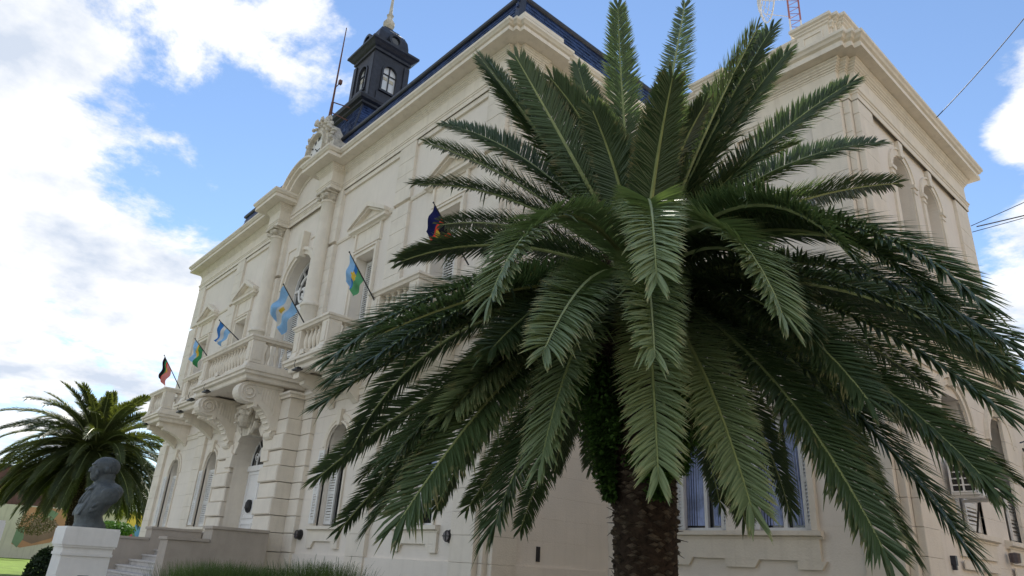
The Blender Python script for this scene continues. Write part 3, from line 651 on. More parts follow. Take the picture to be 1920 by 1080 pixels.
# ---- mansard roof
def roof():
    m = MB(); fx0, fx1 = -25.15, -9.28; y0 = 7.45
    za, zb = 12.25, 13.62
    m.hexa([(fx0-.3, y0, za), (fx1+.12, y0, za), (fx1+.12, 16.4, za), (fx0-.3, 16.4, za), (fx0, y0+.3, zb), (fx1-.08, y0+.3, zb), (fx1-.08, 16.2, zb), (fx0, 16.2, zb)])
    rf = m.build('mansard_roof', SLATE, hall, 'blue black slate mansard roof')
    # slates on the side slope and front slope, individually proud
    m = MB(); rows = 12
    for k in range(rows):
        t0, t1 = k/rows, (k+1)/rows; z0, z1 = za+.05+(zb-za)*t0, za+.05+(zb-za)*t1
        n = 56
        for i in range(n):
            ya = y0+.1+(16.2-y0)*(i+(.5 if k % 2 else 0))/n; yb_ = ya+(16.2-y0)/n*.93
            e = random.uniform(.010, .026); xo = lambda t: fx1+.12-.20*t
            m.hexa([(xo(t0)-.02, ya, z0), (xo(t0)+e, ya, z0), (xo(t0)+e, yb_, z0), (xo(t0)-.02, yb_, z0), (xo(t1)-.02, ya, z1), (xo(t1)+.004, ya, z1), (xo(t1)+.004, yb_, z1), (xo(t1)-.02, yb_, z1)])
    m.build('slate', SLATE, rf, kind='stuff')
    m = MB()
    for k in range(rows):
        t0, t1 = k/rows, (k+1)/rows; z0, z1 = za+.05+(zb-za)*t0, za+.05+(zb-za)*t1
        for i in range(90):
            xa = fx0+(fx1-fx0)*(i+(.5 if k % 2 else 0))/90; xb = xa+(fx1-fx0)/90*.93
            if xb > fx1: continue
            e = random.uniform(.008, .02); yo = lambda t: y0+.30*t
            m.hexa([(xa, yo(t0)-e, z0), (xb, yo(t0)-e, z0), (xb, yo(t0)+.02, z0), (xa, yo(t0)+.02, z0), (xa, yo(t1)-.003, z1), (xb, yo(t1)-.003, z1), (xb, yo(t1)+.02, z1), (xa, yo(t1)+.02, z1)])
    m.build('slate', SLATE, rf, kind='stuff')
    m = MB(); pts = [(fx0, 16.3), (fx0, y0+.26), (fx1-.06, y0+.26), (fx1-.06, 16.3)]
    m.run([(-.2, 13.58), (.02, 13.58), (.05, 13.61), (.06, 13.66), (.04, 13.71), (.0, 13.74), (-.2, 13.74)], pts); m.build('ridge_roll', ZINC, rf)
    m = MB(); 
    m.hexa([(fx1+.02, y0-.06, 12.3), (fx1+.20, y0-.06, 12.3), (fx1+.20, y0+.14, 12.3), (fx1+.02, y0+.14, 12.3), (fx1-.14, y0+.22, 13.6), (fx1, y0+.22, 13.6), (fx1, y0+.36, 13.6), (fx1-.14, y0+.36, 13.6)]); m.build('hip_roll', ZINC, rf)
    # bits of ornamental cresting
    for x in (-25.9, -25.5):
        m = MB()
        for i in range(16): m.lathe([(0, -.07), (.045, -.03), (.04, .03), (0, .07)], (x+random.uniform(-.25, .25), 7.6+random.uniform(-.1, .1), (12.5 if x < -20 else 13.62)+random.uniform(-.08, .10)), 6)
        m.build('cresting', ZINC, rf)
roof()

# ---- clock gable and tower
def clock():
    zc_ = 13.40; y = YF-.12
    m = MB()
    m.box(XM-1.55, XM+1.5, -.35, .1, 12.3, 13.0, FF)
    m.hexa([(XM+1.05, YF-.45, 12.35), (XM+1.6, YF-.45, 12.35), (XM+1.6, YF+.5, 12.35), (XM+1.05, YF+.5, 12.35), (XM+1.1, YF-.38, 13.05), (XM+1.55, YF-.38, 13.05), (XM+1.55, YF+.45, 13.05), (XM+1.1, YF+.45, 13.05)])
    m.hexa([(XM-1.6, YF-.45, 12.35), (XM-1.1, YF-.45, 12.35), (XM-1.1, YF+.5, 12.35), (XM-1.6, YF+.5, 12.35), (XM-1.55, YF-.38, 13.05), (XM-1.15, YF-.38, 13.05), (XM-1.15, YF+.45, 13.05), (XM-1.55, YF+.45, 13.05)])
    q = [(XM-1.0, 12.6), (XM-.95, 13.2), (XM-.72, 13.8), (XM-.36, 14.28), (XM, 14.48), (XM+.36, 14.28), (XM+.72, 13.8), (XM+.95, 13.2), (XM+1.0, 12.6)]
    m.prism(q, -.25, .12, FF); g = m.build('clock_gable', PLD, hall, 'ornate carved plaster gable holding the clock')
    m = MB()
    for (ra, rb, v0, v1) in ((.62, .78, .12, .26), (.55, .62, .12, .34)):
        for k in range(28):
            a0, a1 = 2*pi*k/28, 2*pi*(k+1)/28
            m.prism([(XM+ra*cos(a0), zc_+ra*sin(a0)), (XM+ra*cos(a1), zc_+ra*sin(a1)), (XM+rb*cos(a1), zc_+rb*sin(a1)), (XM+rb*cos(a0), zc_+rb*sin(a0))], v0, v1, FF)
    for i in range(70):
        a = random.uniform(-.4, pi+.4); rr = random.uniform(.78, .98); s_ = random.uniform(.05, .11)
        m.lathe([(0, -s_), (s_*.8, -s_*.4), (s_*.7, s_*.5), (0, s_)], (XM+rr*cos(a), YF-random.uniform(.12, .3), zc_+rr*sin(a)), 6)
    for i in range(16):
        s_ = random.uniform(.07, .13); m.lathe([(0, -s_), (s_*.7, -s_*.4), (s_*.6, s_*.5), (0, s_*1.4)], (XM+random.uniform(-.3, .3), YF-random.uniform(.05, .3), 14.38+random.uniform(-.1, .22)), 6)
    for sx in (-1, 1): m.tube([(XM+sx*(1.0+.28*(1-i/22)*cos(i*.4)), YF-.2, 12.95+.28*(1-i/22)*sin(i*.4)) for i in range(20)], .06, 6)
    m.build('clock_carving', PLD, g)
    m = MB(); m.prism([(XM+.56*cos(2*pi*k/28), zc_+.56*sin(2*pi*k/28)) for k in range(28)], .14, .20, FF); face = m.build('clock_face', WHITE, g, 'white clock face with black numerals and hands')
    def bar(a, r0, r1, w):
        m = MB()
        d = (cos(a), sin(a)); nrm = (-d[1]*w, d[0]*w)
        m.prism([(XM+d[0]*r0+nrm[0], zc_+d[1]*r0+nrm[1]), (XM+d[0]*r1+nrm[0], zc_+d[1]*r1+nrm[1]), (XM+d[0]*r1-nrm[0], zc_+d[1]*r1-nrm[1]), (XM+d[0]*r0-nrm[0], zc_+d[1]*r0-nrm[1])], .2025, .212, FF)
        m.build('clock_hand', IRON, face)
    # Roman numerals as strokes round the dial
    num = {12: 'XII', 1: 'I', 2: 'II', 3: 'III', 4: 'IIII', 5: 'V', 6: 'VI', 7: 'VII', 8: 'VIII', 9: 'IX', 10: 'X', 11: 'XI'}
    for hh, s_ in num.items():
        a = pi/2-2*pi*hh/12; tot = len(s_); m = MB()
        for j, ch in enumerate(s_):
            off = (j-(tot-1)/2)*.055
            def seg(x0, z0, x1, z1, w=.010):
                P0 = Vector((off+x0, .44+z0)); P1 = Vector((off+x1, .44+z1)); dd = (P1-P0).normalized(); nn = Vector((-dd.y, dd.x))*w
                pts = [P0+nn, P1+nn, P1-nn, P0-nn]; rot = a-pi/2
                m.prism([(XM+p.x*cos(rot)-p.y*sin(rot), zc_+p.x*sin(rot)+p.y*cos(rot)) for p in pts], .2025, .212, FF)
            if ch == 'I': seg(0, -.06, 0, .06)
            elif ch == 'V': seg(-.022, .06, 0, -.06); seg(.022, .06, 0, -.06)
            else: seg(-.022, .06, .022, -.06); seg(-.022, -.06, .022, .06)
        m.build('numeral', IRON, face)
    # hands
    bar(pi/2-2*pi*(10.2/12), -.06, .24, .016); bar(pi/2-2*pi*(14/60), -.08, .36, .010)
clock()
def tower():
    cx, cy = XM-.05, 9.05; T = bpy.data.objects
    def sq(m, prof): m.lathe([(r_*sqrt(2), z) for r_, z in prof], (cx, cy, 0), 4)
    m = MB(); sq(m, [(1.46, 13.0), (1.25, 13.8), (1.05, 14.6), (.92, 15.2)]); t = m.build('tower_roof_skirt', SLATE, hall, 'flared slate skirt below the lantern')
    m = MB()
    for face in range(4):
        rows = 20; tab = [(13.0, 1.46), (13.8, 1.25), (14.6, 1.05), (15.2, .92)]
        def hwz(z):
            for (a, b_), (c, d) in zip(tab[:-1], tab[1:]):
                if a <= z <= c: return b_+(d-b_)*(z-a)/(c-a)
            return .92
        if face not in (0, 3): continue
        for k in range(rows):
            z0 = 13.02+2.14*k/rows; z1 = 13.02+2.14*(k+1)/rows; h0, h1 = hwz(z0), hwz(z1)
            n = 13
            for i in range(n):
                a = -1+2*(i+(.5 if k % 2 else 0))/n; b_ = a+2/n*.9
                if b_ > 1.0: continue
                e = random.uniform(.012, .03)
                def G(s_, hh, o): return (cx+s_*hh, cy-hh-o) if face == 0 else (cx+hh+o, cy+s_*hh)
                p0, p1, p2, p3 = G(a, h0, e), G(b_, h0, e), G(a, h0, -.02), G(b_, h0, -.02); q0, q1, q2, q3 = G(a, h1, .003), G(b_, h1, .003), G(a, h1, -.02), G(b_, h1, -.02)
                m.hexa([(*p0, z0), (*p1, z0), (*p3, z0), (*p2, z0), (*q0, z1), (*q1, z1), (*q3, z1), (*q2, z1)])
    m.build('slate', SLATE, t, kind='stuff')
    m = MB()
    tab = [(1.46, 13.0), (1.25, 13.8), (1.05, 14.6), (.92, 15.2)]
    for sx, sy in ((1, -1), (1, 1), (-1, -1)): m = MB(); m.tube([(cx+sx*a, cy+sy*a, z) for a, z in tab], .035, 6); m.build('hip_roll', ZINC, t)
    m = MB(); sq(m, [(.92, 15.15), (1.02, 15.2), (1.02, 15.28), (1.12, 15.32), (1.16, 15.4), (1.16, 15.45), (1.0, 15.52), (.85, 15.6), (.74, 15.62)]); m.build('tower_ledge', ZINC, hall)
    # lantern body: four walls with arched windows
    bw = .66; wb, wsps, wh = 16.3, 17.05, .26
    m = MB(); frames = [lambda a, b_, c: (cx+a, cy-bw-b_, c), lambda a, b_, c: (cx+bw+b_, cy+a, c), lambda a, b_, c: (cx+a, cy+bw+b_, c), lambda a, b_, c: (cx-bw-b_, cy+a, c)]
    for F in frames:
        slice_wall(m, F, -bw+.003, bw-.003, 15.55, 17.75, [(0, wh, wb, wsps, True)], -.12, 0); ring(m, F, (0, wh, wb, wsps, True), .06, .001, .04)
        m.box(-.42, .42, 0.001, .03, 15.75, 16.15, F)
        for sx in (-1, 1): m.box(*sorted((sx*.50, sx*(bw+.03))), -.02, .05, 15.66, 17.6, F)
        m.box(-.34, .34, .0, .08, 16.18, 16.26, F)
    lan = m.build('lantern', ZINC, hall, 'dark zinc lantern with arched windows')
    m = MB()
    for F in frames:
        m.prism(outline((0, wh, wb, wsps, True)), -.08, -.07, F)
    gl = mat('pale_lantern_glass', (.72, .74, .76), .25, .05, 2, 0, 1, .6); m.build('pane', gl, lan)
    for F in frames: m = MB(); m.box(-.016, .016, -.07, -.03, wb, wsps+wh, F); m.box(-wh, wh, -.069, -.031, wsps-.08, wsps-.05, F); m.build('glazing_bar', ZINC, lan)
    m = MB()
    for F in frames[:2]: m.box(.03, .2, -.068, -.055, 16.72, 16.86, F); m.box(-.2, -.04, -.068, -.055, 16.76, 16.88, F)
    m.build('paper_patch', BEIGEW, lan)
    m = MB(); sq(m, [(.66, 17.7), (.72, 17.72), (.72, 17.82), (.78, 17.86), (.86, 17.95), (.92, 18.0), (.92, 18.08), (.8, 18.12), (.62, 18.16), (.60, 18.5), (.56, 18.75), (.46, 18.98), (.33, 19.12), (.30, 19.2), (.18, 19.28), (.12, 19.4)]); m.build('lantern_cap', ZINC, lan)
    for F0 in ((0, -1), (1, 0)):
        m = MB()
        def F(a, b_, c, F0=F0): return (cx+a, cy-.60-b_, c) if F0 == (0, -1) else (cx+.60+b_, cy+a, c)
        n = 18
        for k in range(n):
            a0, a1 = 2*pi*k/n, 2*pi*(k+1)/n; m.prism([(.17*cos(a0), 18.45+.17*sin(a0)), (.17*cos(a1), 18.45+.17*sin(a1)), (.26*cos(a1), 18.45+.26*sin(a1)), (.26*cos(a0), 18.45+.26*sin(a0))], -.1, .14, F)
        m.build('oculus_frame', ZINC, lan)
    m = MB(); m.prism([(.17*cos(2*pi*k/18), 18.45+.17*sin(2*pi*k/18)) for k in range(18)], 0, .08, lambda a, b_, c: (cx+.60+b_, cy+a, c)); m.prism([(.17*cos(2*pi*k/18), 18.45+.17*sin(2*pi*k/18)) for k in range(18)], 0, .08, lambda a, b_, c: (cx+a, cy-.60-b_, c)); m.build('oculus_pane', GLASS, lan)
    m = MB(); m.lathe([(.05, 19.35), (.12, 19.42), (.20, 19.55), (.21, 19.68), (.13, 19.82), (.10, 19.9), (.10, 20.0), (.13, 20.04), (.07, 20.12), (.05, 20.6), (.03, 21.6), (.01, 22.3)], (cx, cy, 0), 14); m.build('finial', PLD, hall, 'pale ball and spike finial', smooth=True)
tower()
m = MB(); m.tube([(-18.42, 7.52, 14.2), (-18.42, 7.52, 15.4)], [.08, .045], 8); m.tube([(-18.42, 7.52, 15.4), (-18.42, 7.52, 16.8), (-18.42, 7.52, 18.5)], [.035, .028, .016], 7)
for i in range(2): m.tube([(-18.4, 7.54, 15.0+.4*i), (-18.0, 7.95, 14.7+.5*i)], .02, 5)
m.box(-18.15, -18.05, 7.47, 7.57, 15.95, 16.1); m.tube([(-18.42, 7.52, 16.0), (-18.1, 7.52, 16.0)], .015, 5)
m.build('flagpole', RUST, None, 'bare rusty brown flagpole standing behind the clock gable below the dark tower', cat='flagpole')

# ---- wing cornice, parapet
WE = [(0, 9.46), (.015, 9.46), (.015, 9.57), (.03, 9.58), (.03, 9.615), (.05, 9.63), (.05, 9.65), (.008, 9.66), (.008, 10.04), (.02, 10.045), (.02, 10.075), (.04, 10.085), (.04, 10.11), (.065, 10.125), (.065, 10.15), (.09, 10.17), (.09, 10.195), (.12, 10.22), (.12, 10.25), (0, 10.27)]
WC = [(0, 10.25), (.29, 10.27), (.29, 10.36), (.26, 10.37), (.26, 10.40), (.31, 10.43), (.33, 10.47), (.36, 10.50), (.36, 10.56), (0, 10.57)]
wc = [(XC, YW-.05), (-3.90, YW-.05), (-3.90, YW+.06), (-3.79, YW+.06), (-3.79, YW+.17), (-3.68, YW+.17), (-3.68, YWE+.02), (XC, YWE+.02)]
m = MB(); m.run(WE, wc); m.build('entablature', PLT, hall)
m = MB(); m.run(WC, wc); m.box(XC, -3.7, YW+.05, YWE, 10.26, 10.55); m.build('cornice', PLT, hall)
m = MB(); m.box(XC, XW-.14, YW+.03, YW+.30, 10.56, 11.10); m.box(XW-.32, XW-.06, YW+.31, YWE-.01, 10.56, 11.10); m.build('parapet', PL, hall)
m = MB(); m.run([(0, 11.06), (.03, 11.07), (.03, 11.11), (.06, 11.14), (.06, 11.19), (-.30, 11.20)], [(XC, YW+.03), (XW-.14, YW+.03), (XW-.14, YW+.17), (XW-.06, YW+.17), (XW-.06, YWE)]); m.build('parapet_coping', PLT, hall)
def para_pier(path, pan=None):
    m = MB(); m.run([(0, 10.56), (.05, 10.56), (.05, 10.66), (0, 10.68), (0, 11.14), (.03, 11.16), (.03, 11.19), (.06, 11.21), (.06, 11.24), (.10, 11.26), (.10, 11.32), (-.3, 11.33), (-.3, 10.56)], path)
    if pan:
        F, a, b_, v = pan
        for (x0, x1, z0, z1) in ((a, b_, 10.78, 10.81), (a, b_, 11.04, 11.07), (a, a+.03, 10.812, 11.038), (b_-.03, b_, 10.812, 11.038)): m.box(x0, x1, v+.001, v+.02, z0, z1, F)
    m.build('parapet_pier', PLT, hall)
yp = YW-.03
para_pier([(-4.50, yp+.2), (-4.50, yp), (-3.92, yp), (-3.92, yp+.10), (-3.83, yp+.10), (-3.83, yp+.20), (-3.74, yp+.20), (-3.74, yp+.75), (-3.9, yp+.75)], (FWf, -4.40, -4.02, .03))
para_pier([(-6.75, yp+.2), (-6.75, yp), (-6.12, yp), (-6.12, yp+.2)], (FWf, -6.65, -6.22, .03))
for a in (12.75, 15.3): para_pier([(-3.9, a), (-3.74, a), (-3.74, a+.65), (-3.9, a+.65)])
# upper wing windows: arched mouldings on pilasters
for F, ops in ((FWf, WUF), (FWs, SUF)):
    for op in ops:
        uc, h, z0, zs, ar = op
        m = MB(); ring(m, F, (uc, h+.02, z0, zs, True), .12, .002, .025, bottom=False); ring(m, F, (uc, h+.14, z0, zs, True), .035, .002, .045, bottom=False)
        m.prism([(uc-.06, zs+h), (uc-.10, zs+h+.32), (uc+.10, zs+h+.32), (uc+.06, zs+h)], .003, .07, F)
        for sx in (-1, 1):
            a, b_ = sorted((uc+sx*(h+.02), uc+sx*(h+.16))); m.box(a, b_, .001, .035, z0, zs-.16, F); m.box(a-.012, b_+.012, .0, .05, zs-.16, zs-.12, F); m.box(a-.022, b_+.022, .0, .07, zs-.06, zs+.01, F); m.box(a, b_, 0, .045, zs-.12, zs-.06, F)
        m.build('window_surround', PLT, hall)
        dv = -.64 if F is FWs else -.34; wn = window(F, op, dv, 'w')
        leaf_shutter(F, uc-h+.02, uc-.005, z0+.04, zs-.05, dv+.06, wn, pitch=.06); leaf_shutter(F, uc+.005, uc+h-.02, z0+.04, zs-.05, dv+.06, wn, pitch=.06)
# lower wing front pair: open casements with blue curtains, folded shutters
for k, op in enumerate(WGF):
    uc, h, z0, zs, ar = op; wn = window(FWf, op, -.22, 'o', None)
    m = MB(); n = 26
    for side in ((-.98, -.16), (.22, .98)):
        a, b_ = uc+side[0]*h, uc+side[1]*h; vs = []
        for i in range(n+1):
            x = a+(b_-a)*i/n; vs += [FWf(x, -.262+.012*sin(i*1.9)+.006*sin(i*4.1), z0+.1), FWf(x+(.05 if side[0] > 0 else -.02)*-1, -.262+.012*sin(i*1.9), zs-.05)]
        m.add(vs, [(2*i, 2*i+2, 2*i+3, 2*i+1) for i in range(n)])
    m.build('curtain', CURT, wn)
    leaf_shutter(FWf, uc-h-.02, uc-h+.13, z0+.02, zs-.03, -.10, wn); leaf_shutter(FWf, uc+h-.13, uc+h+.01, z0+.02, zs-.03, -.10, wn)
m = MB(); m.run([(0, 2.28), (.05, 2.28), (.05, 2.31), (.11, 2.33), (.11, 2.395), (0, 2.40)], [(-7.72, YW), (-4.98, YW)]); m.box(-7.5, -5.2, YW, YW+.3, 2.36, 2.398); m.build('window_sill', PLT, hall)
m = MB(); m.box(-7.66, -5.04, .0, .05, 1.98, 2.278, FWf)
for a, b_ in ((-7.66, -7.3), (-6.62, -6.1), (-5.4, -5.04)): m.prism([(a, 1.86), (b_, 1.86), (b_+.08, 1.979), (a-.0, 1.979)], 0, .05, FWf)
m.build('sill_apron', PLT, hall)
m = MB()
for a, b_ in ((-7.66, -7.58), (-5.13, -5.04)): m.box(a, b_, .0, .07, 2.4, 4.3, FWf)
m.box(-7.7, -5.0, .0, .08, 4.3, 4.42, FWf); m.build('window_surround', PLT, hall)
# wing side ground windows
for k, op in enumerate(SGF):
    uc, h, z0, zs, ar = op; wn = window(FWs, op, -.30, 's')
    leaf_shutter(FWs, uc-h+.02, uc-.01, z0+.04, zs-.7, -.16, wn); leaf_shutter(FWs, uc+.01, uc+h-.02, z0+.04, zs-.7, -.10, wn)
    m = MB(); ring(m, FWs, (uc, h+.02, z0, zs, True), .10, .002, .04, bottom=False); ring(m, FWs, (uc, h+.14, z0, zs, True), .08, .002, .07, bottom=False)
    m.prism([(uc-.06, zs+h), (uc-.10, zs+h+.34), (uc+.10, zs+h+.34), (uc+.06, zs+h)], .003, .12, FWs); m.build('window_surround', PLT, hall)
    m = MB(); m.run([(0, 2.42), (.05, 2.42), (.05, 2.45), (.11, 2.47), (.11, 2.54), (0, 2.555)], [(XW, uc-h-.3), (XW, uc+h+.3)]); m.box(XW-.3, XW, uc-h, uc+h, 2.5, 2.554); m.build('window_sill', PLT, hall)
    m = MB(); m.box(uc-h-.2, uc+h+.2, 0, .04, 2.18, 2.418, FWs)
    for a in (uc-h-.2, uc+.06): m.box(a, a+h+.1, .04, .055, 2.0, 2.12, FWs)
    m.build('sill_apron', PLT, hall)
# corner panels (wing wall panels and main wall panel frames)
m = MB(); m.box(-9.0, -8.86, .0, .05, 5.8, 9.4, FWf); m.build('wall_fillet', PLT, hall)
for a, b_ in ((-12.6, -9.9), (-16.2, -13.35), (-27.13, -23.92), (-23.18, -20.5)):
    m = MB(); m.box(a+.012, b_-.012, .001, .055, 11.06, 11.198, FF); m.box(a+.012, a+.10, .001, .05, 5.82, 11.058, FF) if False else None; m.build('wall_fillet', PLT, hall)
# vent slot in the recessed wall
m = MB(); m.box(-9.099, -9.08, 8.66, 8.74, 1.76, 2.0); m.build('vent_slot', IRON, hall)

# ---- lower rear annexe along the side street
an = thing('annexe_building', 'lower cream annexe adjoining behind the wing with arched windows and air conditioners', 'building', (0, 0, 0))
AO = [(17.7, .55, 2.56, 4.0, True), (20.1, .55, 2.56, 4.0, True), (22.5, .55, 2.56, 4.0, True)]
m = MB(); FA = lambda u_, v_, w_: (XW-.12+v_, u_, w_)
slice_wall(m, FA, YWE+.05, 27, 0, 6.0, AO, -.4, 0)
m.box(XW-6, XW-.55, YWE+.5, 27, 0, 5.9); m.build('wall', PL, an)
m = MB(); m.run([(0, 6.0), (.05, 6.02), (.05, 6.1), (.12, 6.14), (.12, 6.22), (-.5, 6.24)], [(XW-.12, YWE+.05), (XW-.12, 27)]); m.run([(0, 5.1), (.05, 5.12), (.05, 5.2), (0, 5.22)], [(XW-.12, YWE+.05), (XW-.12, 27)]); m.build('cornice', PLT, an)
for op in AO:
    m = MB(); m.prism(outline((op[0], op[1]-.01, op[2]+.01, op[3], True)), -.28, -.27, FA); m.build('window', GLASS, an)
    w_ = leaf_shutter(FA, op[0]-.5, op[0]-.01, 2.6, 3.9, -.14, an); leaf_shutter(FA, op[0]+.01, op[0]+.5, 2.6, 3.9, -.14, an)
    m = MB(); m.box(op[0]-.8, op[0]+.8, 0, .12, 2.45, 2.55, FA); ring(m, FA, (op[0], op[1]+.03, op[2], op[3], True), .12, .002, .05, bottom=False); m.build('window_surround', PLT, an)
for yy in (18.9, 21.3):
    m = MB(); m.box(yy-.5, yy+.5, 0, .03, 5.35, 5.85, FA); m.build('wall_panel', PLT, an)

# ---- air conditioners
def aircon(y, z, lab, w=.80, h_=.55, xw=XW, dark=False):
    t = thing('air_conditioner', lab, 'air conditioner', (xw+.25, y, z), 'air conditioning units on the side wall')
    m = MB(); m.box(-.18, .18, -w/2, w/2, 0, h_); m.build('casing', WHITE, t)
    m = MB(); m.box(-.15, .15, -w/2-.004, -w/2, .05, h_-.05); g = m.build('coil', IRON, t)
    m = MB()
    for i in range(6): m.box(-.16, .16, -w/2-.022, -w/2-.006, .04+(h_-.08)*i/5-.009, .04+(h_-.08)*i/5+.009)
    for x in (-.155, 0, .155): m.box(x-.012, x+.012, -w/2-.02, -w/2-.005, .04, h_-.04)
    m.build('side_grille', WHITE, t)
    m = MB(); m.prism([(.10+.20*cos(2*pi*k/20), h_/2+.20*sin(2*pi*k/20)) for k in range(20)], .181, .187, lambda a, b_, c: (b_, a, c)); fn = m.build('fan_opening', IRON, t)
    m = MB()
    for k in range(4):
        rr = .05+.05*k; m.tube([(.195, .10+rr*cos(a), h_/2+rr*sin(a)) for a in [2*pi*i/18 for i in range(19)]], .005, 4)
    m.tube([(.194, -.10, h_/2), (.194, .30, h_/2)], .006, 4); m.tube([(.194, .10, h_/2-.2), (.194, .10, h_/2+.2)], .006, 4); m.build('fan_guard', WHITE, t)
    for yy_ in (-w/2+.08, w/2-.12): m = MB(); m.box(-.26, .20, yy_, yy_+.04, -.04, -.002); m.build('bracket', WHITE, t)
    m = MB(); m.tube([(-.22, w/2+.03, .15), (-.1, w/2+.12, .0), (-.2, w/2+.1, -.5)], .016, 5); m.build('hose', IRON, t)
aircon(12.35, 3.02, 'white air conditioner beside the arched window on the wing side wall, nearest the big palm')
aircon(16.75, 2.72, 'white air conditioner on the annexe side wall at the edge of view', xw=XW-.1)
m = MB(); m.tube([(XW+.03, 16.6, 4.4), (XW+.05, 16.9, 4.2), (XW+.04, 17.0, 3.7)], .02, 5); m.tube([(XW+.03, 16.5, 4.5), (XW+.09, 16.85, 4.6), (XW+.04, 17.15, 4.3)], .015, 5)
m.build('wall_cables', IRON, None, 'bunch of black cables looping out of the annexe side wall', cat='cable')
m = MB(); m.box(XW+.0, XW+.07, 11.66, 11.73, 2.03, 2.16); m.box(XW+.01, XW+.06, 11.67, 11.72, 1.97, 2.03); m.build('junction_box', ZINC, None, 'small grey box on the wing side wall below the air conditioner', cat='box')
m = MB(); m.lathe([(0, -.1), (.08, -.08), (.09, .06), (0, .08)], (XW+.12, 14.3, 2.28), 10); m.build('wall_lamp', LAMP, None, 'dark round lamp on the wing side wall under the window sill', cat='lamp')

# ---- round bulkhead lamps on the front
for x, lab in ((-15.58, 'round dark bulkhead lamp beside the portal stairs on the front wall'), (-9.95, 'round dark bulkhead lamp between the lower window and the building corner')):
    t = thing('bulkhead_lamp', lab, 'lamp', (x, YF, 2.07), 'bulkhead lamps low on the front wall')
    FL = lambda a, b_, c: (a, -b_, c)
    m = MB(); k = 16; m.prism([(.095*cos(2*pi*i/k), .095*sin(2*pi*i/k)) for i in range(k)], .0, .11, FL); m.prism([(.11*cos(2*pi*i/k), .11*sin(2*pi*i/k)) for i in range(k)], .0, .04, FL); m.build('housing', IRON, t)
    m = MB(); m.prism([(.082*cos(2*pi*i/k), .082*sin(2*pi*i/k)) for i in range(k)], .112, .13, FL); m.build('lens', LAMP, t)
    m = MB(); m.box(-.085, .085, .115, .14, -.008, .008, FL); m.box(-.008, .008, .114, .139, -.085, .085, FL); m.build('guard', IRON, t)

# ---- stairs and cheek walls
st = thing('entrance_staircase', 'stone entrance staircase between beige rendered cheek walls', 'staircase', (0, 0, 0))
xa, xb = -20.2, -16.4
for side, (a, b_) in enumerate(((xa-.5, xa), (xb, xb+.5))):
    m = MB(); m.box(a, b_, 5.65, YF-.6, 0, 2.05); m.box(a, b_, YF-.6, YF-.12, 0, 2.05) if False else None
    m.box(a+.001, b_-.001, 4.79, 5.649, 0, 1.78); m.build('cheek_wall', STAIRP, st)
    m = MB(); m.box(a-.03, b_+.03, 5.62, YF-.6, 2.052, 2.11); m.box(a-.03, b_+.03, 4.76, 5.618, 1.782, 1.84); m.build('coping', STAIRP, st)
    m = MB(); m.box(a-.02, b_+.02, 3.9, 4.788, 0, 1.05); m.build('cheek_wall', STAIRP, st)
m = MB(); m.box(-15.9+.001, -15.3, 6.9, YF-.06, 0, 1.6); m.build('stair_base', STAIRP, st) if False else None
m = MB(); m.box(xb+.5, -15.86, 6.0, YF-.02, 0, 2.02); m.build('landing_block', STAIRP, st) if False else None
z = 1.70; y = 6.1; k = 0
m = MB(); m.box(xa, xb, 6.1, YF+.3, 0, 1.70); m.build('landing', STEP, st)
while z > .15:
    z -= .128; k += 1; y0_ = y-.27; m = MB(); m.bev(xa+.002, xb-.002, -y, -y0_-(-.0), 0, z-.04, .004, lambda a, b_, c: (a, -b_, c)); m.box(xa+.002, xb-.002, y0_-.03, y, z-.038, z); m.build('step', STEP, st); y = y0_

# ---- flags
def flag(base, tip, cols, lab, size, droop, seed, pole_r=.014, sunburst=None, band='h', fold=.8):
    base, tip = Vector(base), Vector(tip); t = thing('flag', lab, 'flag', base, 'flags on slanting poles along the balconies')
    d = tip-base; m = MB(); m.tube([(0, 0, 0), d*.5, d], [pole_r*1.2, pole_r, pole_r*.7], 6); m.lathe([(0, -.02), (.022, 0), (0, .03)], tuple(d), 6); m.build('pole', IRON, t)
    rr = random.Random(seed); w, hgt = size; nu, nv = 20, 16; dn = d.normalized(); top = d*.97
    side = Vector(droop)
    P = {}
    for i in range(nu+1):
        for j in range(nv+1):
            a, b_ = i/nu, j/nv      # a: away from the pole, b_: along the pole from tip downwards
            hold = top-dn*hgt*b_
            off = side*w*a+Vector((0, 0, -1))*w*a*(1-abs(side.z))*fold*.6
            rip = .07*sin(a*9+b_*3+seed)*a**.5+.05*sin(b_*11+a*4+seed*2)*a
            off += Vector((.35, -.5, 0)).normalized()*rip*w*1.4
            pull = hold.lerp(top-dn*hgt*.45, a*fold*.55)
            P[i, j] = tuple(pull+off)
    bands = {}
    for i in range(nu):
        for j in range(nv):
            b_ = (j+.5)/nv if band == 'h' else (i+.5)/nu; a = (i+.5)/nu if band == 'h' else (j+.5)/nv
            c = None
            for kb, (lim, cc) in enumerate(cols):
                if b_ < lim: c = (cc, kb); break
            if sunburst and (a-sunburst[0])**2+(b_-.5)**2 < sunburst[1]**2: c = (sunburst[2], -1)
            bands.setdefault(c, []).append((i, j))
    for c, cells in bands.items():
        m = MB()
        for i, j in cells: m.add([P[i, j], P[i+1, j], P[i+1, j+1], P[i, j+1]], [(0, 1, 2, 3)])
        m.build('cloth', FM[c[0]], t, smooth=True)
    return t
FM = {k: mat('flag_'+k, c, .8, .1, 12, .1, 80, .15, transl=tuple(min(1, x*.9) for x in c)) for k, c in dict(sky=(.32, .58, .90), white=(.78, .78, .76), gold=(.80, .55, .08), green=(.06, .30, .12), red=(.85, .08, .05), navy=(.02, .025, .12), black=(.015, .015, .02), blue=(.05, .22, .60), lime=(.14, .42, .20), pink=(.80, .30, .28)).items()}
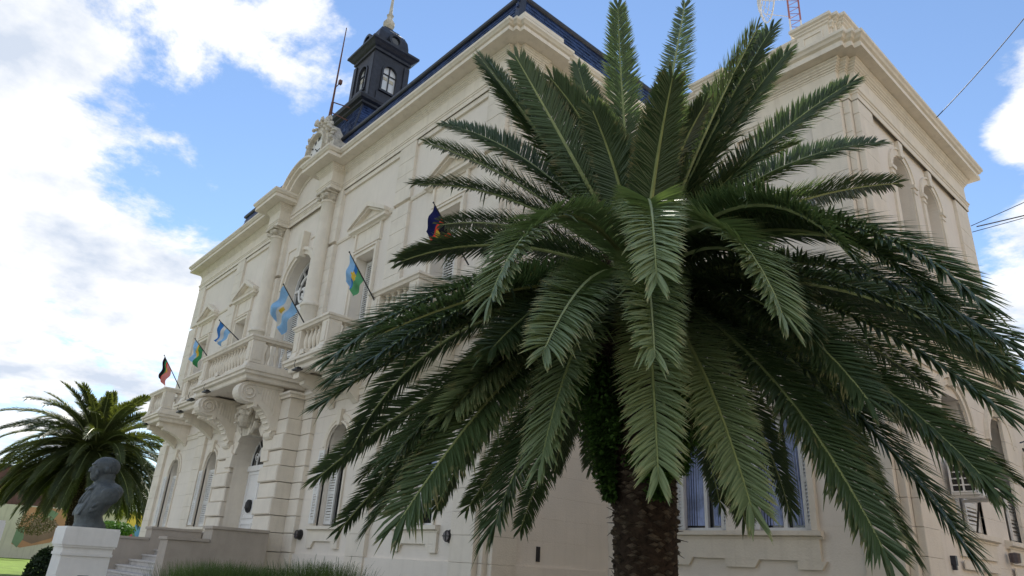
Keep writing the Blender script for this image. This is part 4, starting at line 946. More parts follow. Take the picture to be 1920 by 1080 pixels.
flag((-15.1, 6.50, 6.72), (-15.18, 5.84, 7.55), [(.36, 'sky'), (.64, 'white'), (1, 'sky')], 'large sky blue and white striped flag with a gold sun, over the portal columns', (1.0, .66), (-.80, .05, -.42), 1, sunburst=(.5, .09, 'gold'), fold=.06)
flag((-11.72, 6.42, 6.42), (-12.0, 5.83, 7.40), [(.40, 'sky'), (.55, 'blue'), (1, 'lime')], 'blue and green flag with small sun before the upper window beside the columns', (.55, .62), (-.25, .0, -.75), 2, sunburst=(.45, .16, 'gold'), fold=.7)
flag((-10.05, 7.42, 7.08), (-10.13, 6.5, 8.12), [(.30, 'navy'), (.44, 'red'), (.66, 'black'), (1, 'red')], 'dark navy and red flag with a yellow mark, nearest the building corner', (.62, .85), (-.55, .0, -.35), 3, sunburst=(.6, .13, 'gold'), fold=.5)
flag((-17.75, 5.97, 6.70), (-18.35, 5.55, 7.28), [(.38, 'blue'), (.60, 'white'), (1, 'sky')], 'small bunched sky blue and white flag over the middle of the central balcony', (.55, .52), (-.55, .0, -.45), 4, fold=.9)
flag((-20.1, 5.97, 6.72), (-20.75, 5.72, 7.30), [(.45, 'sky'), (.55, 'gold'), (1, 'green')], 'sky blue and green flag with yellow sunburst at the central balcony corner', (.62, .6), (-.18, .0, -.85), 5, sunburst=(.45, .17, 'gold'), fold=.6)
flag((-24.95, 6.78, 6.66), (-25.6, 6.2, 7.80), [(.28, 'black'), (.36, 'green'), (.5, 'red'), (1, 'pink')], 'faded black and red flag drooping from the farthest balcony', (.75, .62), (-.22, .0, -.85), 6, sunburst=(.35, .1, 'gold'), fold=.6)

# ---- roof antennas
def pt(ratio, y, zy): return Vector((ratio*y, y, 1.6+zy*y))
t = thing('lattice_mast', 'red and white lattice mast with a dish antenna rising behind the wing parapet', 'antenna mast', (-6.05, 14.0, 10.6))
w = .28; H = 6.5
for k in range(3):
    a = 2*pi*k/3+.4; p = (w*.6*cos(a), w*.6*sin(a))
    for s_ in range(6): m = MB(); m.tube([(p[0], p[1], H*s_/6), (p[0], p[1], H*(s_+1)/6)], .022, 5); m.build('mast_leg', REDW if s_ % 2 == 0 else WHITE, t)
m = MB()
for s_ in range(30):
    for k in range(3):
        a, b_ = 2*pi*k/3+.4, 2*pi*(k+1)/3+.4; m.tube([(w*.6*cos(a), w*.6*sin(a), H*s_/30), (w*.6*cos(b_), w*.6*sin(b_), H*(s_+1)/30)], .008, 4)
m.build('lattice', REDW, t)
m = MB(); c = Vector((-.50, -.3, 5.25)); nd = Vector((.72, .66, .1)).normalized(); ax = nd.cross(Vector((0, 0, 1))).normalized(); ay = nd.cross(ax)
for k in range(5):
    rr = .60*(k+1)/5; m.tube([c+nd*(.22*(rr/.60)**2-.2)+ax*rr*cos(a)+ay*rr*sin(a) for a in [2*pi*i/24 for i in range(25)]], .010 if k < 4 else .02, 4)
for k in range(14):
    a = 2*pi*k/14; m.tube([c+nd*(.22*(q/4)**2-.2)+ax*.60*q/4*cos(a)+ay*.60*q/4*sin(a) for q in range(5)], .008, 4)
m.tube([c-nd*.2, c+nd*.5], .02, 5); m.tube([c-nd*.2, (0, 0, 5.1)], .03, 5); m.tube([c-nd*.1-Vector((0, 0, .5)), (0, 0, 4.5)], .012, 4); m.build('grid_dish', WHITE, t)
t = thing('weather_sensor', 'small cup anemometer on a thin rod behind the wing parapet', 'weather sensor', (-7.1, 14.2, 10.6))
m = MB(); m.tube([(0, 0, 0), (0, 0, 4.7)], .02, 5); m.tube([(-.35, 0, 4.2), (.12, 0, 4.45)], .018, 5); m.tube([(-.3, 0, 0), (-.3, 0, 4.2)], .012, 4); m.build('rod', IRON, t)
m = MB()
for dx, dz in ((-.35, 4.25), (.12, 4.55)): m.lathe([(0, -.09), (.09, -.03), (.07, .06), (0, .09)], (dx, 0, dz), 8)
m.build('cup', IRON, t)

# ---- overhead cables
def cable(p, q, sag, lab, r_=.010):
    p, q = Vector(p), Vector(q); m = MB(); m.tube([p.lerp(q, i/16)-Vector((0, 0, sag*4*(i/16)*(1-i/16))) for i in range(17)], r_, 4)
    m.build('overhead_cable', IRON, None, lab, cat='cable', group='overhead cables at the wing corner')
cable((-3.14, 12.95, 10.0), (-.4, 13.2, 12.6), .12, 'thick black cable rising to the wing cornice across the blue sky')
cable((-3.6, 16.2, 9.1), (.8, 15.4, 8.7), .05, 'black cable running level from the rear edge of the wing', .014)
cable((-3.7, 16.2, 9.15), (3, 22.0, 13.8), .1, 'thin cable climbing away from the rear edge of the wing', .008)
cable((-3.7, 16.2, 9.0), (3, 24.0, 13.0), .1, 'thinner lower cable climbing away behind the wing', .008)

# ---- ground
def sheet(name, x0, x1, y0, y1, z, mt, kind='structure', n=1):
    m = MB(); m.add([(x0, y0, z), (x1, y0, z), (x1, y1, z), (x0, y1, z)], [(0, 1, 2, 3)]); return m.build(name, mt, None, kind=kind)
sheet('ground', -900, 900, -900, 900, -.02, GROUND)
sheet('lawn', -90, -34, -14, 40, .0, LAWN)
sheet('pavement', -34, 8, -3.2, 3.6, .0, mat('pavement_slab', (.30, .29, .27), .9, .12, 1.5, .3, 40))
sheet('side_pavement', -3.2, -.8, 3.6, 40, .0, mat('side_pavement_slab', (.30, .29, .27), .9, .12, 1.5, .3, 40))
sheet('road', -300, 60, -14.0, -3.4, -.01, ASPH)
sheet('side_road', -.7, 9, -3.2, 60, -.01, ASPH)
sheet('path', -50, -21.5, 1.5, 4.7, .008, ASPH)
m = MB(); m.box(-34, 8, -3.4, -3.2, -.05, .11); m.build('kerb', STEP, None, kind='structure')

# ---- pedestals and bust
def pedestal(c, w, h_, lab, rz, plaque=True):
    t = thing('pedestal', lab, 'pedestal', (c[0], c[1], 0), 'white monument pedestals', rz)
    m = MB(); b = w/2; m.hexa([(-b*.95, -b*.95, 0), (b*.95, -b*.95, 0), (b*.95, b*.95, 0), (-b*.95, b*.95, 0), (-b*.88, -b*.88, h_-.42), (b*.88, -b*.88, h_-.42), (b*.88, b*.88, h_-.42), (-b*.88, b*.88, h_-.42)]); m.build('shaft', PEDW, t)
    m = MB(); m.box(-b*.93, b*.93, -b*.93, b*.93, h_-.42, h_-.38); m.box(-b*.9, b*.9, -b*.9, b*.9, h_-.38, h_-.30); m.box(-b*.96, b*.96, -b*.96, b*.96, h_-.30, h_-.27); m.box(-b, b, -b, b, h_-.27, h_-.03); m.box(-b*.97, b*.97, -b*.97, b*.97, h_-.03, h_); m.build('cap', PEDW, t)
    m = MB()
    m.box(-b-.012, -b, -.16, .16, h_-.24, h_-.06); m.build('plaque', IRON, t)
    m = MB(); m.box(b*.89, b*.92, -.05, .1, h_-.95, h_-.7); m.build('plaque', IRON, t)
    return t
PZ = 0.
pb = (-13.45, 2.80); pedestal(pb, .78, 1.84, 'white pedestal under the dark bust beside the entrance stairs', PZ)
t = pedestal((-12.95, 1.27), .60, 1.84, 'white pedestal with a dark plaque and nothing on it, cut by the frame edge', PZ)
m = MB(); m.box(.301, .312, -.22, .22, 1.52, 1.72); m.build('plaque', IRON, t)
def bust(c, z0):
    fwd = Vector((.03, -1, 0)).normalized(); sd = Vector((1, .03, 0)).normalized()
    t = bpy.data.meshes.new('bust'); m = MB()
    def ell(cf, cs, cz, a, b_, d, tilt=0):     # centre forward, side, up; radii
        n1, n2 = 12, 18; vs = []
        for i in range(n1+1):
            th = pi*i/n1
            for j in range(n2):
                ph = 2*pi*j/n2; x, y_, z_ = a*sin(th)*cos(ph), b_*sin(th)*sin(ph), d*cos(th)
                x, z_ = x*cos(tilt)+z_*sin(tilt), -x*sin(tilt)+z_*cos(tilt)
                p = Vector((c[0], c[1], z0))+fwd*(cf+x)+sd*(cs+y_)+Vector((0, 0, cz+z_)); vs.append(tuple(p))
        m.add(vs, [(i*n2+j, i*n2+(j+1) % n2, (i+1)*n2+(j+1) % n2, (i+1)*n2+j) for i in range(n1) for j in range(n2)])
    sec = [(0, .235, -.235, .27), (.06, .225, -.215, .26), (.13, .235, -.16, .26), (.19, .255, -.135, .28), (.30, .228, -.17, .32), (.40, .178, -.225, .36), (.50, .150, -.31, .385), (.58, .125, -.34, .37), (.64, .115, -.33, .32), (.69, .11, -.29, .22), (.72, .10, -.22, .15), (.76, .10, -.185, .125), (.80, .10, -.18, .125), (.84, .10, -.19, .13)]
    vs = []; n2 = 28
    for z_, fr0, bk, hw_ in sec:
        for j in range(n2):
            a = 2*pi*j/n2; ca, sa = cos(a), sin(a); x = (fr0+bk)/2+(fr0-bk)/2*abs(ca)**.85*(1 if ca > 0 else -1); y_ = hw_*abs(sa)**.85*(1 if sa > 0 else -1)
            if .2 < z_ < .62: x += .018*sin(5*a+z_*9)
            vs.append(tuple(Vector((c[0], c[1], z0))+fwd*x+sd*y_+Vector((0, 0, z_))))
    k = len(sec); m.add(vs, [(i*n2+j, i*n2+(j+1) % n2, (i+1)*n2+(j+1) % n2, (i+1)*n2+j) for i in range(k-1) for j in range(n2)]+[tuple(range(n2-1, -1, -1)), tuple(range((k-1)*n2, k*n2))])
    ell(-.02, 0, .965, .212, .160, .165); ell(.05, 0, .90, .150, .125, .17); ell(.085, 0, .80, .10, .105, .085); ell(.125, 0, .765, .045, .05, .035)
    ell(.198, 0, .905, .030, .022, .055, -.45); ell(.212, 0, .875, .022, .030, .020); ell(.170, 0, .985, .034, .095, .020)
    ell(.175, 0, .835, .026, .045, .012); ell(.170, 0, .815, .024, .040, .012)
    for s_ in (-1, 1):
        ell(.150, s_*.055, .950, .026, .030, .016); ell(-.01, s_*.158, .90, .045, .018, .058); ell(.0, s_*.172, .90, .028, .012, .040); ell(.10, s_*.085, .885, .05, .030, .045)
        ell(.05, s_*.12, .66, .16, .05, .030, .55); ell(.15, s_*.10, .50, .04, .05, .16, -.5); ell(.19, s_*.16, .34, .03, .06, .18, -.35); ell(-.10, s_*.33, .50, .15, .06, .14, -.5); ell(.02, s_*.30, .33, .16, .03, .05, .75); ell(-.02, s_*.33, .42, .2, .02, .03, .7); ell(.16, s_*.07, .955, .014, .03, .018); ell(.12, s_*.11, .84, .03, .03, .05)
    ell(.13, 0, .60, .03, .025, .10, -.3); ell(.05, 0, .24, .20, .30, .015, .5)
    o = m.build('bust', BRONZE, None, 'dark weathered bust of a balding man in a coat on the white pedestal', smooth=True, cat='statue')
    md = o.modifiers.new('r', 'REMESH'); md.mode = 'VOXEL'; md.voxel_size = .0085; md.use_smooth_shade = True
    md = o.modifiers.new('s', 'SMOOTH'); md.iterations = 1; md.factor = .5
    tx = bpy.data.textures.new('n', 'CLOUDS'); tx.noise_scale = .05; d_ = o.modifiers.new('d', 'DISPLACE'); d_.texture = tx; d_.strength = .007
    return o
bust(pb, 1.84)

# ---- background on the left: mural wall, brown building, hedge
def at_depth(px, py, t_): # point in the world along a measured bearing
    d = r2*((px-960)/FPX)-u2*((py-540)/FPX)+f; return Vector((0, 0, 1.6))+d*t_
def bearing_wall(name, pxs, dep, z0, z1, mt, lab, cat, thick=.6):
    a = at_depth(pxs[0], 1000, dep[0]); b_ = at_depth(pxs[1], 1000, dep[1]); d = (b_-a); d.z = 0; d.normalize(); nrm = Vector((-d.y, d.x, 0))
    if nrm.dot(Vector((a.x, a.y, 0))) < 0: nrm = -nrm
    t = thing(name, lab, cat, (a.x, a.y, 0)); L_ = (Vector((b_.x, b_.y, 0))-Vector((a.x, a.y, 0))).length
    def G(u_, v_, w_): q = d*u_-nrm*v_; return (q.x, q.y, w_)
    m = MB(); m.box(0, L_, -thick, 0, z0, z1, G); m.build('wall', mt, t); return t, G, L_
t, G, L_ = bearing_wall('mural_wall', (-160, 168), (62, 66), 0, 4.6, BEIGEW, 'long pale boundary wall painted with an orange and green mural', 'wall')
PAINT = {k: mat('mural_'+k, c, .9, .12, .8, .2, 12, .1) for k, c in dict(orange=(.50, .27, .15), green=(.20, .28, .17), brown=(.27, .18, .13), pink=(.75, .36, .36), yellow=(.85, .60, .12), blue=(.16, .34, .62), red=(.62, .10, .16)).items()}
def blob(name, col, t, G, pts, v): m = MB(); m.prism(pts, .0, v, G); m.build(name, PAINT[col], t)
s0 = L_/(168+160.)
def X_(px): return (px+160)*s0
blob('painted_patch', 'orange', t, G, [(X_(22), 1.2), (X_(30), 4.5), (X_(118), 4.5), (X_(124), 2.8), (X_(95), 1.5), (X_(40), .9)], .01)
blob('painted_patch', 'brown', t, G, [(X_(38), 1.6), (X_(52), 3.4), (X_(80), 3.9), (X_(104), 3.0), (X_(96), 1.9), (X_(60), 1.3)], .016)
blob('painted_patch', 'green', t, G, [(X_(22), 1.3), (X_(24), 2.6), (X_(38), 2.7), (X_(42), 1.7), (X_(34), .9)], .022)
blob('painted_patch', 'green', t, G, [(X_(70), 3.7), (X_(80), 4.4), (X_(96), 4.1), (X_(88), 3.4)], .022)
t, G, L_ = bearing_wall('pale_building', (150, 252), (58, 58), 0, 4.3, BEIGEW, 'plain pale beige building behind the bust, weathered towards its foot', 'building', 4)
m = MB(); m.box(0, L_, 0, .25, 4.1, 4.35, G); m.box(0, L_, 0, .1, 1.9, 2.0, G); m.build('cornice', PLT, t)
t, G, L_ = bearing_wall('painted_wall', (232, 300), (50, 50), 0, 3.9, PAINT['yellow'], 'wall painted yellow, blue, red and pink next to the stairs', 'wall')
sx = L_/68.
blob('painted_patch', 'pink', t, G, [(0, 0), (0, 1.9), (10*sx, 2.2), (26*sx, 1.5), (30*sx, 0)], .01)
blob('painted_patch', 'red', t, G, [(0, 2.0), (2*sx, 3.0), (14*sx, 2.7), (30*sx, 1.6), (20*sx, 1.1), (8*sx, 1.6)], .016)
blob('painted_patch', 'blue', t, G, [(16*sx, 2.7), (18*sx, 3.1), (32*sx, 2.9), (34*sx, 1.8), (28*sx, 1.9)], .02)
blob('painted_patch', 'orange', t, G, [(12*sx, 1.9), (22*sx, 2.0), (30*sx, 1.4), (22*sx, 1.2)], .024)
blob('painted_patch', 'green', t, G, [(14*sx, 2.6), (18*sx, 2.6), (28*sx, 1.95), (22*sx, 1.95)], .026)
t, G, L_ = bearing_wall('brown_building', (-300, 140), (92, 120), 0, 12.3, BROWNW, 'large dull reddish brown building far behind the small palm', 'building', 12)
m = MB(); m.box(-.3, L_+.3, -12.3, .3, 12.3, 12.6, G); m.build('roof_edge', ZINC, t)
for i in range(6):
    m = MB(); m.box(3+i*6.2, 4.6+i*6.2, .0, .1, 11, 12.6, G); m.build('window', GLASS, t)

VINE = mat('dry_vine', (.14, .12, .05), .8, .4, 4, 0, 1, .2)
def leaf_cloud(mb, n, cfun, size, rnd):
    for i in range(n):
        p = Vector(cfun()); a = Vector((rnd.gauss(0, 1), rnd.gauss(0, 1), rnd.gauss(0, .7))).normalized(); b_ = a.cross(Vector((rnd.gauss(0, 1), rnd.gauss(0, 1), rnd.gauss(0, 1)))).normalized(); s_ = size*rnd.uniform(.6, 1.3)
        mb.add([p-a*s_, p+b_*s_*.45, p+a*s_, p-b_*s_*.45], [(0, 1, 2, 3)])
rd = random.Random(3)
def ballpt(c, rx, ry, rz):
    def q():
        while 1:
            v = Vector((rd.uniform(-1, 1), rd.uniform(-1, 1), rd.uniform(-1, 1)))
            if .45 < v.length < 1: return (c[0]+v.x*rx, c[1]+v.y*ry, c[2]+v.z*rz)
    return q
c = at_depth(88, 1050, 17); m = MB(); leaf_cloud(m, 5000, ballpt((c.x, c.y, .75), .42, .42, .72), .05, rd); o = m.build('clipped_shrub', BUSHM, None, 'small dark rounded shrub behind the bust pedestal', cat='shrub')
c = at_depth(215, 985, 46); m = MB(); leaf_cloud(m, 3500, ballpt((c.x, c.y, 2.6), 1.3, 1.3, .5), .10, rd); m.build('flowering_hedge', FERN, None, 'low speckled hedge in front of the pale building', cat='hedge')

c = at_depth(70, 975, 60); m = MB(); leaf_cloud(m, 1300, ballpt((c.x, c.y, 2.9), 1.5, 1.5, .95), .10, rd); m.build('climbing_vine', VINE, None, 'dry brown vine growing in front of the painted orange wall', cat='vine')

# ---- palms
def frond_arrays(phi, th0, dr, Lf, seed, nleaf=290, lmax=.385, r0=.12, wid=.0108, base0=.10, twist=None, w2=1.0, nb=16, ctw=None):
    """returns rachis path+radii and leaflet verts/faces, crown-centred coordinates"""
    rs = np.random.RandomState(seed); n = nb
    P = [(r0*cos(phi), r0*sin(phi), .35*sin(th0) if th0 > 0 else .1*sin(th0))]; x = z = 0.
    for i in range(n):
        th = th0-dr*(i/n+.5/n)**1.3; x += Lf/n*cos(th); z += Lf/n*sin(th)
        P.append(((r0+x)*cos(phi), (r0+x)*sin(phi), P[0][2]+z))
    P = np.array(P); side0 = np.array([-sin(phi), cos(phi), 0]); tw = rs.uniform(-.5, .5) if twist is None else twist
    V = []; F_ = []
    T = np.gradient(P, axis=0); T /= np.linalg.norm(T, axis=1)[:, None]
    ts = np.linspace(base0, .992, nleaf); vb = 0
    for sgn in (-1, 1):
        for k, t in enumerate(ts):
            t = min(.996, t+rs.uniform(-.003, .003)); q = t*n; i = min(int(q), n-1); fr_ = q-i
            p = P[i]*(1-fr_)+P[i+1]*fr_; tg = T[i]*(1-fr_)+T[i+1]*fr_; tg /= np.linalg.norm(tg)
            up = np.cross(tg, side0); up /= np.linalg.norm(up)
            if up[2] < 0 and abs(th0) < .85: up = -up
            a = (tw*t if ctw is None else ctw*min(1, .35+t)); s_ = side0*cos(a)+up*sin(a); uu = up*cos(a)-side0*sin(a)
            ln = lmax*(.50+.50*min(1, (t-base0)/.18+.1))*(1 if t < .62 else 1-.50*((t-.62)/.38)**1.5)*rs.uniform(.95, 1.04)*(.78 if rs.rand() < .03 else 1)
            fa = radians(63-27*t+rs.uniform(-3.5, 3.5)+(rs.uniform(-25, 12) if rs.rand() < .035 else 0)); dih = radians((26 if k % 2 else 10)+rs.uniform(-7, 7))
            if t > .97: fa *= .5
            d = tg*cos(fa)+(s_*sgn*cos(dih)+uu*sin(dih))*sin(fa); d /= np.linalg.norm(d)
            wv = np.cross(d, uu); wn_ = np.linalg.norm(wv); wv = wv/wn_ if wn_ > 1e-6 else tg
            nn = np.cross(wv, d)
            w0 = wid*w2*rs.uniform(.85, 1.15); g = rs.uniform(.03, .12) if rs.rand() > .05 else rs.uniform(.2, .6); st_ = []
            for (c_, wf) in ((0, .45), (.3, 1.), (.68, .82), (1., .04)):
                pc = p+d*ln*c_; pc = pc+np.array([0, 0, -1])*ln*g*c_*c_
                ww = w0*wf; st_ += [pc-wv*ww+nn*ww*.45, pc, pc+wv*ww+nn*ww*.45]
            V += st_
            for j in range(3):
                b_ = vb+j*3; F_ += [(b_, b_+1, b_+4, b_+3), (b_+1, b_+2, b_+5, b_+4)]
            vb += 12
    rad = [.030*(1-.85*(i/n))*w2**.5+.002 for i in range(n+1)]; rad[0] *= 1.6; rad[1] *= 1.15
    return P, rad, V, F_
def add_frond(par, phi, th0, dr, Lf, seed, ml, mr_, **k):
    P, rad, V, F_ = frond_arrays(phi, th0, dr, Lf, seed, **k)
    m = MB(); m.tube([tuple(p) for p in P], rad, 5); fo = m.build('frond', mr_, par)
    m = MB(); m.v = [tuple(p) for p in V]; m.f = F_; lo = m.build('leaflets', ml, fo, kind='stuff')
    at = lo.data.attributes.new('along', 'FLOAT', 'POINT'); at.data.foreach_set('value', np.tile(np.repeat([0, .3, .68, 1.], 3), len(V)//12).astype(np.float32)); return fo
PC = (-4.318, 5.509); PZc = 4.44
FR = [(2.672,1.386,-0.127,4.32), (-1.839,1.811,0.055,4.13), (0.721,1.194,0.145,3.53), (0.707,1.141,0.229,3.24), (0.730,0.948,0.346,3.37), (1.038,0.903,0.662,3.90), (1.032,0.677,0.460,3.70), (-2.067,1.049,0.022,2.83), (-2.553,1.031,0.045,3.68), (2.922,1.241,0.011,3.86), (-2.826,1.002,0.532,3.99), (-2.772,0.834,0.356,3.83), (-2.803,0.785,0.599,3.73), (-3.006,0.664,0.493,3.61), (-2.983,0.547,0.608,4.24), (-1.537,-0.125,0.735,3.83), (-1.418,-0.247,0.489,3.77), (-1.527,-0.320,0.432,3.91), (-2.572,-0.373,0.357,4.00), (-2.642,-0.477,0.429,4.09), (-2.560,-0.452,0.606,3.55), (-1.309,-0.473,0.450,4.25), (-1.337,-0.413,0.406,3.45), (-1.177,0.144,1.306,3.85), (-1.060,-0.203,0.631,3.85), (-0.883,0.165,1.305,3.85), (-0.889,-0.196,0.665,3.85), (-0.883,-0.395,0.602,3.85), (-1.099,-0.312,0.791,3.79), (-0.693,-0.509,0.517,3.68), (-0.681,0.069,1.190,3.85), (1.391,0.018,0.611,3.61), (-0.418,-0.494,0.622,3.85), (-0.226,-0.455,0.650,3.88), (0.802,-0.243,0.559,3.88), (-0.288,-0.221,0.684,3.85), (0.773,0.164,0.997,3.82), (-0.231,-0.048,0.854,3.73), (-0.336,0.135,1.195,3.89), (-0.342,0.117,1.167,3.62), (3.015,-0.486,0.223,3.82), (-1.195,-0.532,0.455,3.94), (2.741,-0.386,0.466,4.16), (1.562,-0.213,1.011,3.42), (1.291,-0.002,1.198,3.86), (1.424,0.697,0.358,3.84), (1.866,1.308,0.730,3.73), (2.202,1.120,0.342,3.76), (1.153,0.140,0.715,3.83), (-0.281,-0.365,0.584,3.87), (-2.460,-0.007,1.245,3.61), (-1.295,-0.281,0.313,4.00), (-1.365,-0.416,0.493,3.81), (1.567,1.001,-0.348,3.60), (2.404,0.150,1.417,3.86), (1.939,-0.249,0.569,3.93), (2.723,1.410,0.514,3.03)]
LIT_FRONDS = {22, 23, 24, 25, 26, 27, 28, 29, 30, 31}  # front hanging fronds that get the leaflet colour with light painted in
rf_ = random.Random(21)
palm = thing('palm_tree', 'big palm with scaly trunk and huge dark green crown before the building corner', 'palm tree', (PC[0], PC[1], 0))
crown = Vector((0, 0, PZc))
def place(o, zc): o.location = (0, 0, zc)
for i, (a, b_, c, d) in enumerate(FR):
    ctw = None
    if b_ > .85:      # young upright fronds turn their faces outwards, towards the street corner
        sd0 = Vector((-sin(a), cos(a), 0)); T0 = Vector((cos(b_)*cos(a), cos(b_)*sin(a), sin(b_))); up0 = T0.cross(sd0); Vd = Vector((-PC[0], -PC[1], 0)).normalized()
        ctw = atan2(-sd0.dot(Vd), up0.dot(Vd)); ctw = (ctw+pi/2) % pi-pi/2; ctw *= .72
    pale = i in LIT_FRONDS; fo = add_frond(palm, a, b_, c, d, 100+i, LEAF_LIT if pale else LEAF, RACH, ctw=ctw); place(fo, PZc)
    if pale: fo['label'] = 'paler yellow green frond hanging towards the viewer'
for i in list(range(15, 22))+list(range(33, 40))+[2, 5, 8]:      # neighbours that thicken the crown
    a, b_, c, d = FR[i]; place(add_frond(palm, a+rf_.choice([-1, 1])*rf_.uniform(.10, .2), b_+rf_.uniform(-.10, .06), c+rf_.uniform(-.05, .1), d*rf_.uniform(.84, .95), 200+i, LEAF, RACH), PZc)
toB = atan2(PC[1], PC[0])
for i in range(12):      # inner and rear fronds of the dense crown
    a = toB+(-2.0+4.0*i/11)+rf_.uniform(-.15, .15); b_ = rf_.choice([-.25, -.1, .15, .45]); 
    place(add_frond(palm, a, b_, rf_.uniform(.7, 1.2), rf_.uniform(2.3, 3.0), 300+i, LEAF, RACH), PZc)
for i in range(5):
    a = toB+(-1.2+2.4*i/4)+rf_.uniform(-.12, .12); place(add_frond(palm, a, rf_.uniform(-.5, -.15), rf_.uniform(.6, .95), rf_.uniform(2.7, 3.5), 350+i, LEAF, RACH), PZc)
for i in range(9):
    a = 2*pi*i/9+rf_.uniform(-.2, .2); place(add_frond(palm, a, rf_.uniform(.95, 1.4), rf_.uniform(.3, .7), rf_.uniform(1.6, 2.6), 400+i, LEAF, RACH), PZc)
def trunk(par, z1, rad, mt, mtd, seed, row=.050, percirc=11):
    rr = random.Random(seed)
    m = MB(); m.lathe([(rad*1.12, 0), (rad*.98, .4), (rad*.95, z1-1.25), (rad*1.0, z1-.9), (rad*1.35, z1-.35), (rad*1.3, z1), (rad*.7, z1+.3), (.05, z1+.5)], (0, 0, 0), 24); tk = m.build('trunk', mtd, par)
    m = MB(); k = 0; z = .02
    while z < z1-.1:
        t = max(0, (z-(z1-1.2))/1.2); R_ = rad*(.93+.40*t**1.3)
        for i in range(percirc):
            a = 2*pi*(i+(k % 2)*.5)/percirc+rr.uniform(-.05, .05); wa = 2*pi/percirc*.46*rr.uniform(.85, 1.1); hh = row*1.15*rr.uniform(.55, 1.3); o_ = .008+rr.uniform(0, .038)+.05*t; a += rr.uniform(-.2, .2); wa *= rr.uniform(.6, 1.15)
            def Q(aa, zz, ro): return (ro*cos(aa), ro*sin(aa), zz)
            zc_ = z+rr.uniform(-.022, .022)
            m.add([Q(a-wa, zc_, R_), Q(a, zc_-hh*.55, R_), Q(a+wa, zc_, R_), Q(a, zc_+hh*.6, R_), Q(a-wa*.55, zc_+hh*.15, R_+o_), Q(a, zc_-hh*.15, R_+o_*1.1), Q(a+wa*.55, zc_+hh*.15, R_+o_), Q(a, zc_+hh*.38, R_+o_*.9)],
                  [(0, 1, 5, 4), (1, 2, 6, 5), (2, 3, 7, 6), (3, 0, 4, 7), (4, 5, 6, 7)])
        z += row; k += 1
    m.build('leaf_scar', mt, tk, kind='stuff')
    m = MB()
    for i in range(350):
        a = rr.uniform(0, 2*pi); z0 = rr.uniform(.2, z1-.3); R_ = rad*.97; p = Vector((R_*cos(a), R_*sin(a), z0)); q = p+Vector((cos(a)*rr.uniform(.01, .045)+rr.gauss(0, .03), sin(a)*rr.uniform(.01, .045)+rr.gauss(0, .03), rr.uniform(-.08, .05))); m.tube([p, q], [.006, .002], 3)
    m.build('fibre', mtd, tk, kind='stuff'); return tk
tk = trunk(palm, 4.35, .30, BARK, BARKD, 5)
m = MB()   # old frond stubs and hanging fibre under the crown
for i in range(150):
    a = rf_.uniform(0, 2*pi); z0 = rf_.uniform(3.35, 4.45); r_0 = .30+.10*(z0-3.3); ln = rf_.uniform(.12, .38); el = rf_.uniform(.1, 1.0)
    p = Vector((r_0*cos(a), r_0*sin(a), z0)); q = p+Vector((cos(a)*cos(el), sin(a)*cos(el), sin(el)))*ln; m.tube([p, q], [.035, .02], 5)
for i in range(420):
    a = rf_.uniform(0, 2*pi); z0 = rf_.uniform(3.2, 4.4); p = Vector((.42*cos(a), .42*sin(a), z0)); q = p+Vector((rf_.uniform(-.15, .15), rf_.uniform(-.15, .15), -rf_.uniform(.1, .45))); m.tube([p, (p+q)/2+Vector((cos(a), sin(a), 0))*.05, q], .004, 3)
m.build('frond_stub', BARKD, tk, kind='stuff')
# plants growing on the trunk
toC = atan2(-PC[1], -PC[0])
def fern(az, z0, z1, rx, nleaf, lab, seed, out=.30, spread=.55):
    rr = random.Random(seed); m = MB(); cl = [(az+rr.gauss(0, spread*.5)*(.4+.6*q_), q_) for q_ in [rr.random()**.8 for _ in range(26)]]
    for i in range(nleaf):
        t = rr.random(); k_ = rr.choice(cl); a = k_[0]+rr.gauss(0, .10); t = min(1, max(0, k_[1]+rr.gauss(0, .08))); zz = z0+(z1-z0)*t; ro = out+min(2.2*rx, abs(rr.gauss(0, rx)))*(.12+.88*t**.8); p = Vector((ro*cos(a), ro*sin(a), zz))
        d = Vector((cos(a)+rr.gauss(0, .5), sin(a)+rr.gauss(0, .5), rr.gauss(-.5, .5))).normalized(); s_ = d.cross(Vector((0, 0, 1))).normalized(); l = rr.uniform(.03, .07)
        m.add([p, p+d*l*.5+s_*l*.3, p+d*l, p+d*l*.5-s_*l*.3], [(0, 1, 2, 3)])
    for v in range(len(m.v)): m.v[v] = (m.v[v][0]+PC[0], m.v[v][1]+PC[1], m.v[v][2])
    m.build('trunk_fern', FERN, None, lab, cat='fern', group='ferns growing on the palm trunk')
fern(toC-1.25, 2.3, 3.6, .24, 15000, 'large green fern mass hanging from the left flank of the big palm trunk', 1, .31, .75)
fern(toC+.5, 2.3, 2.75, .06, 3000, 'small fern tuft low on the front of the big palm trunk', 2, .31, .6)
fern(toC+1.35, 2.55, 3.4, .14, 5000, 'dark fern tuft on the window side of the big palm trunk', 3, .36, .8)

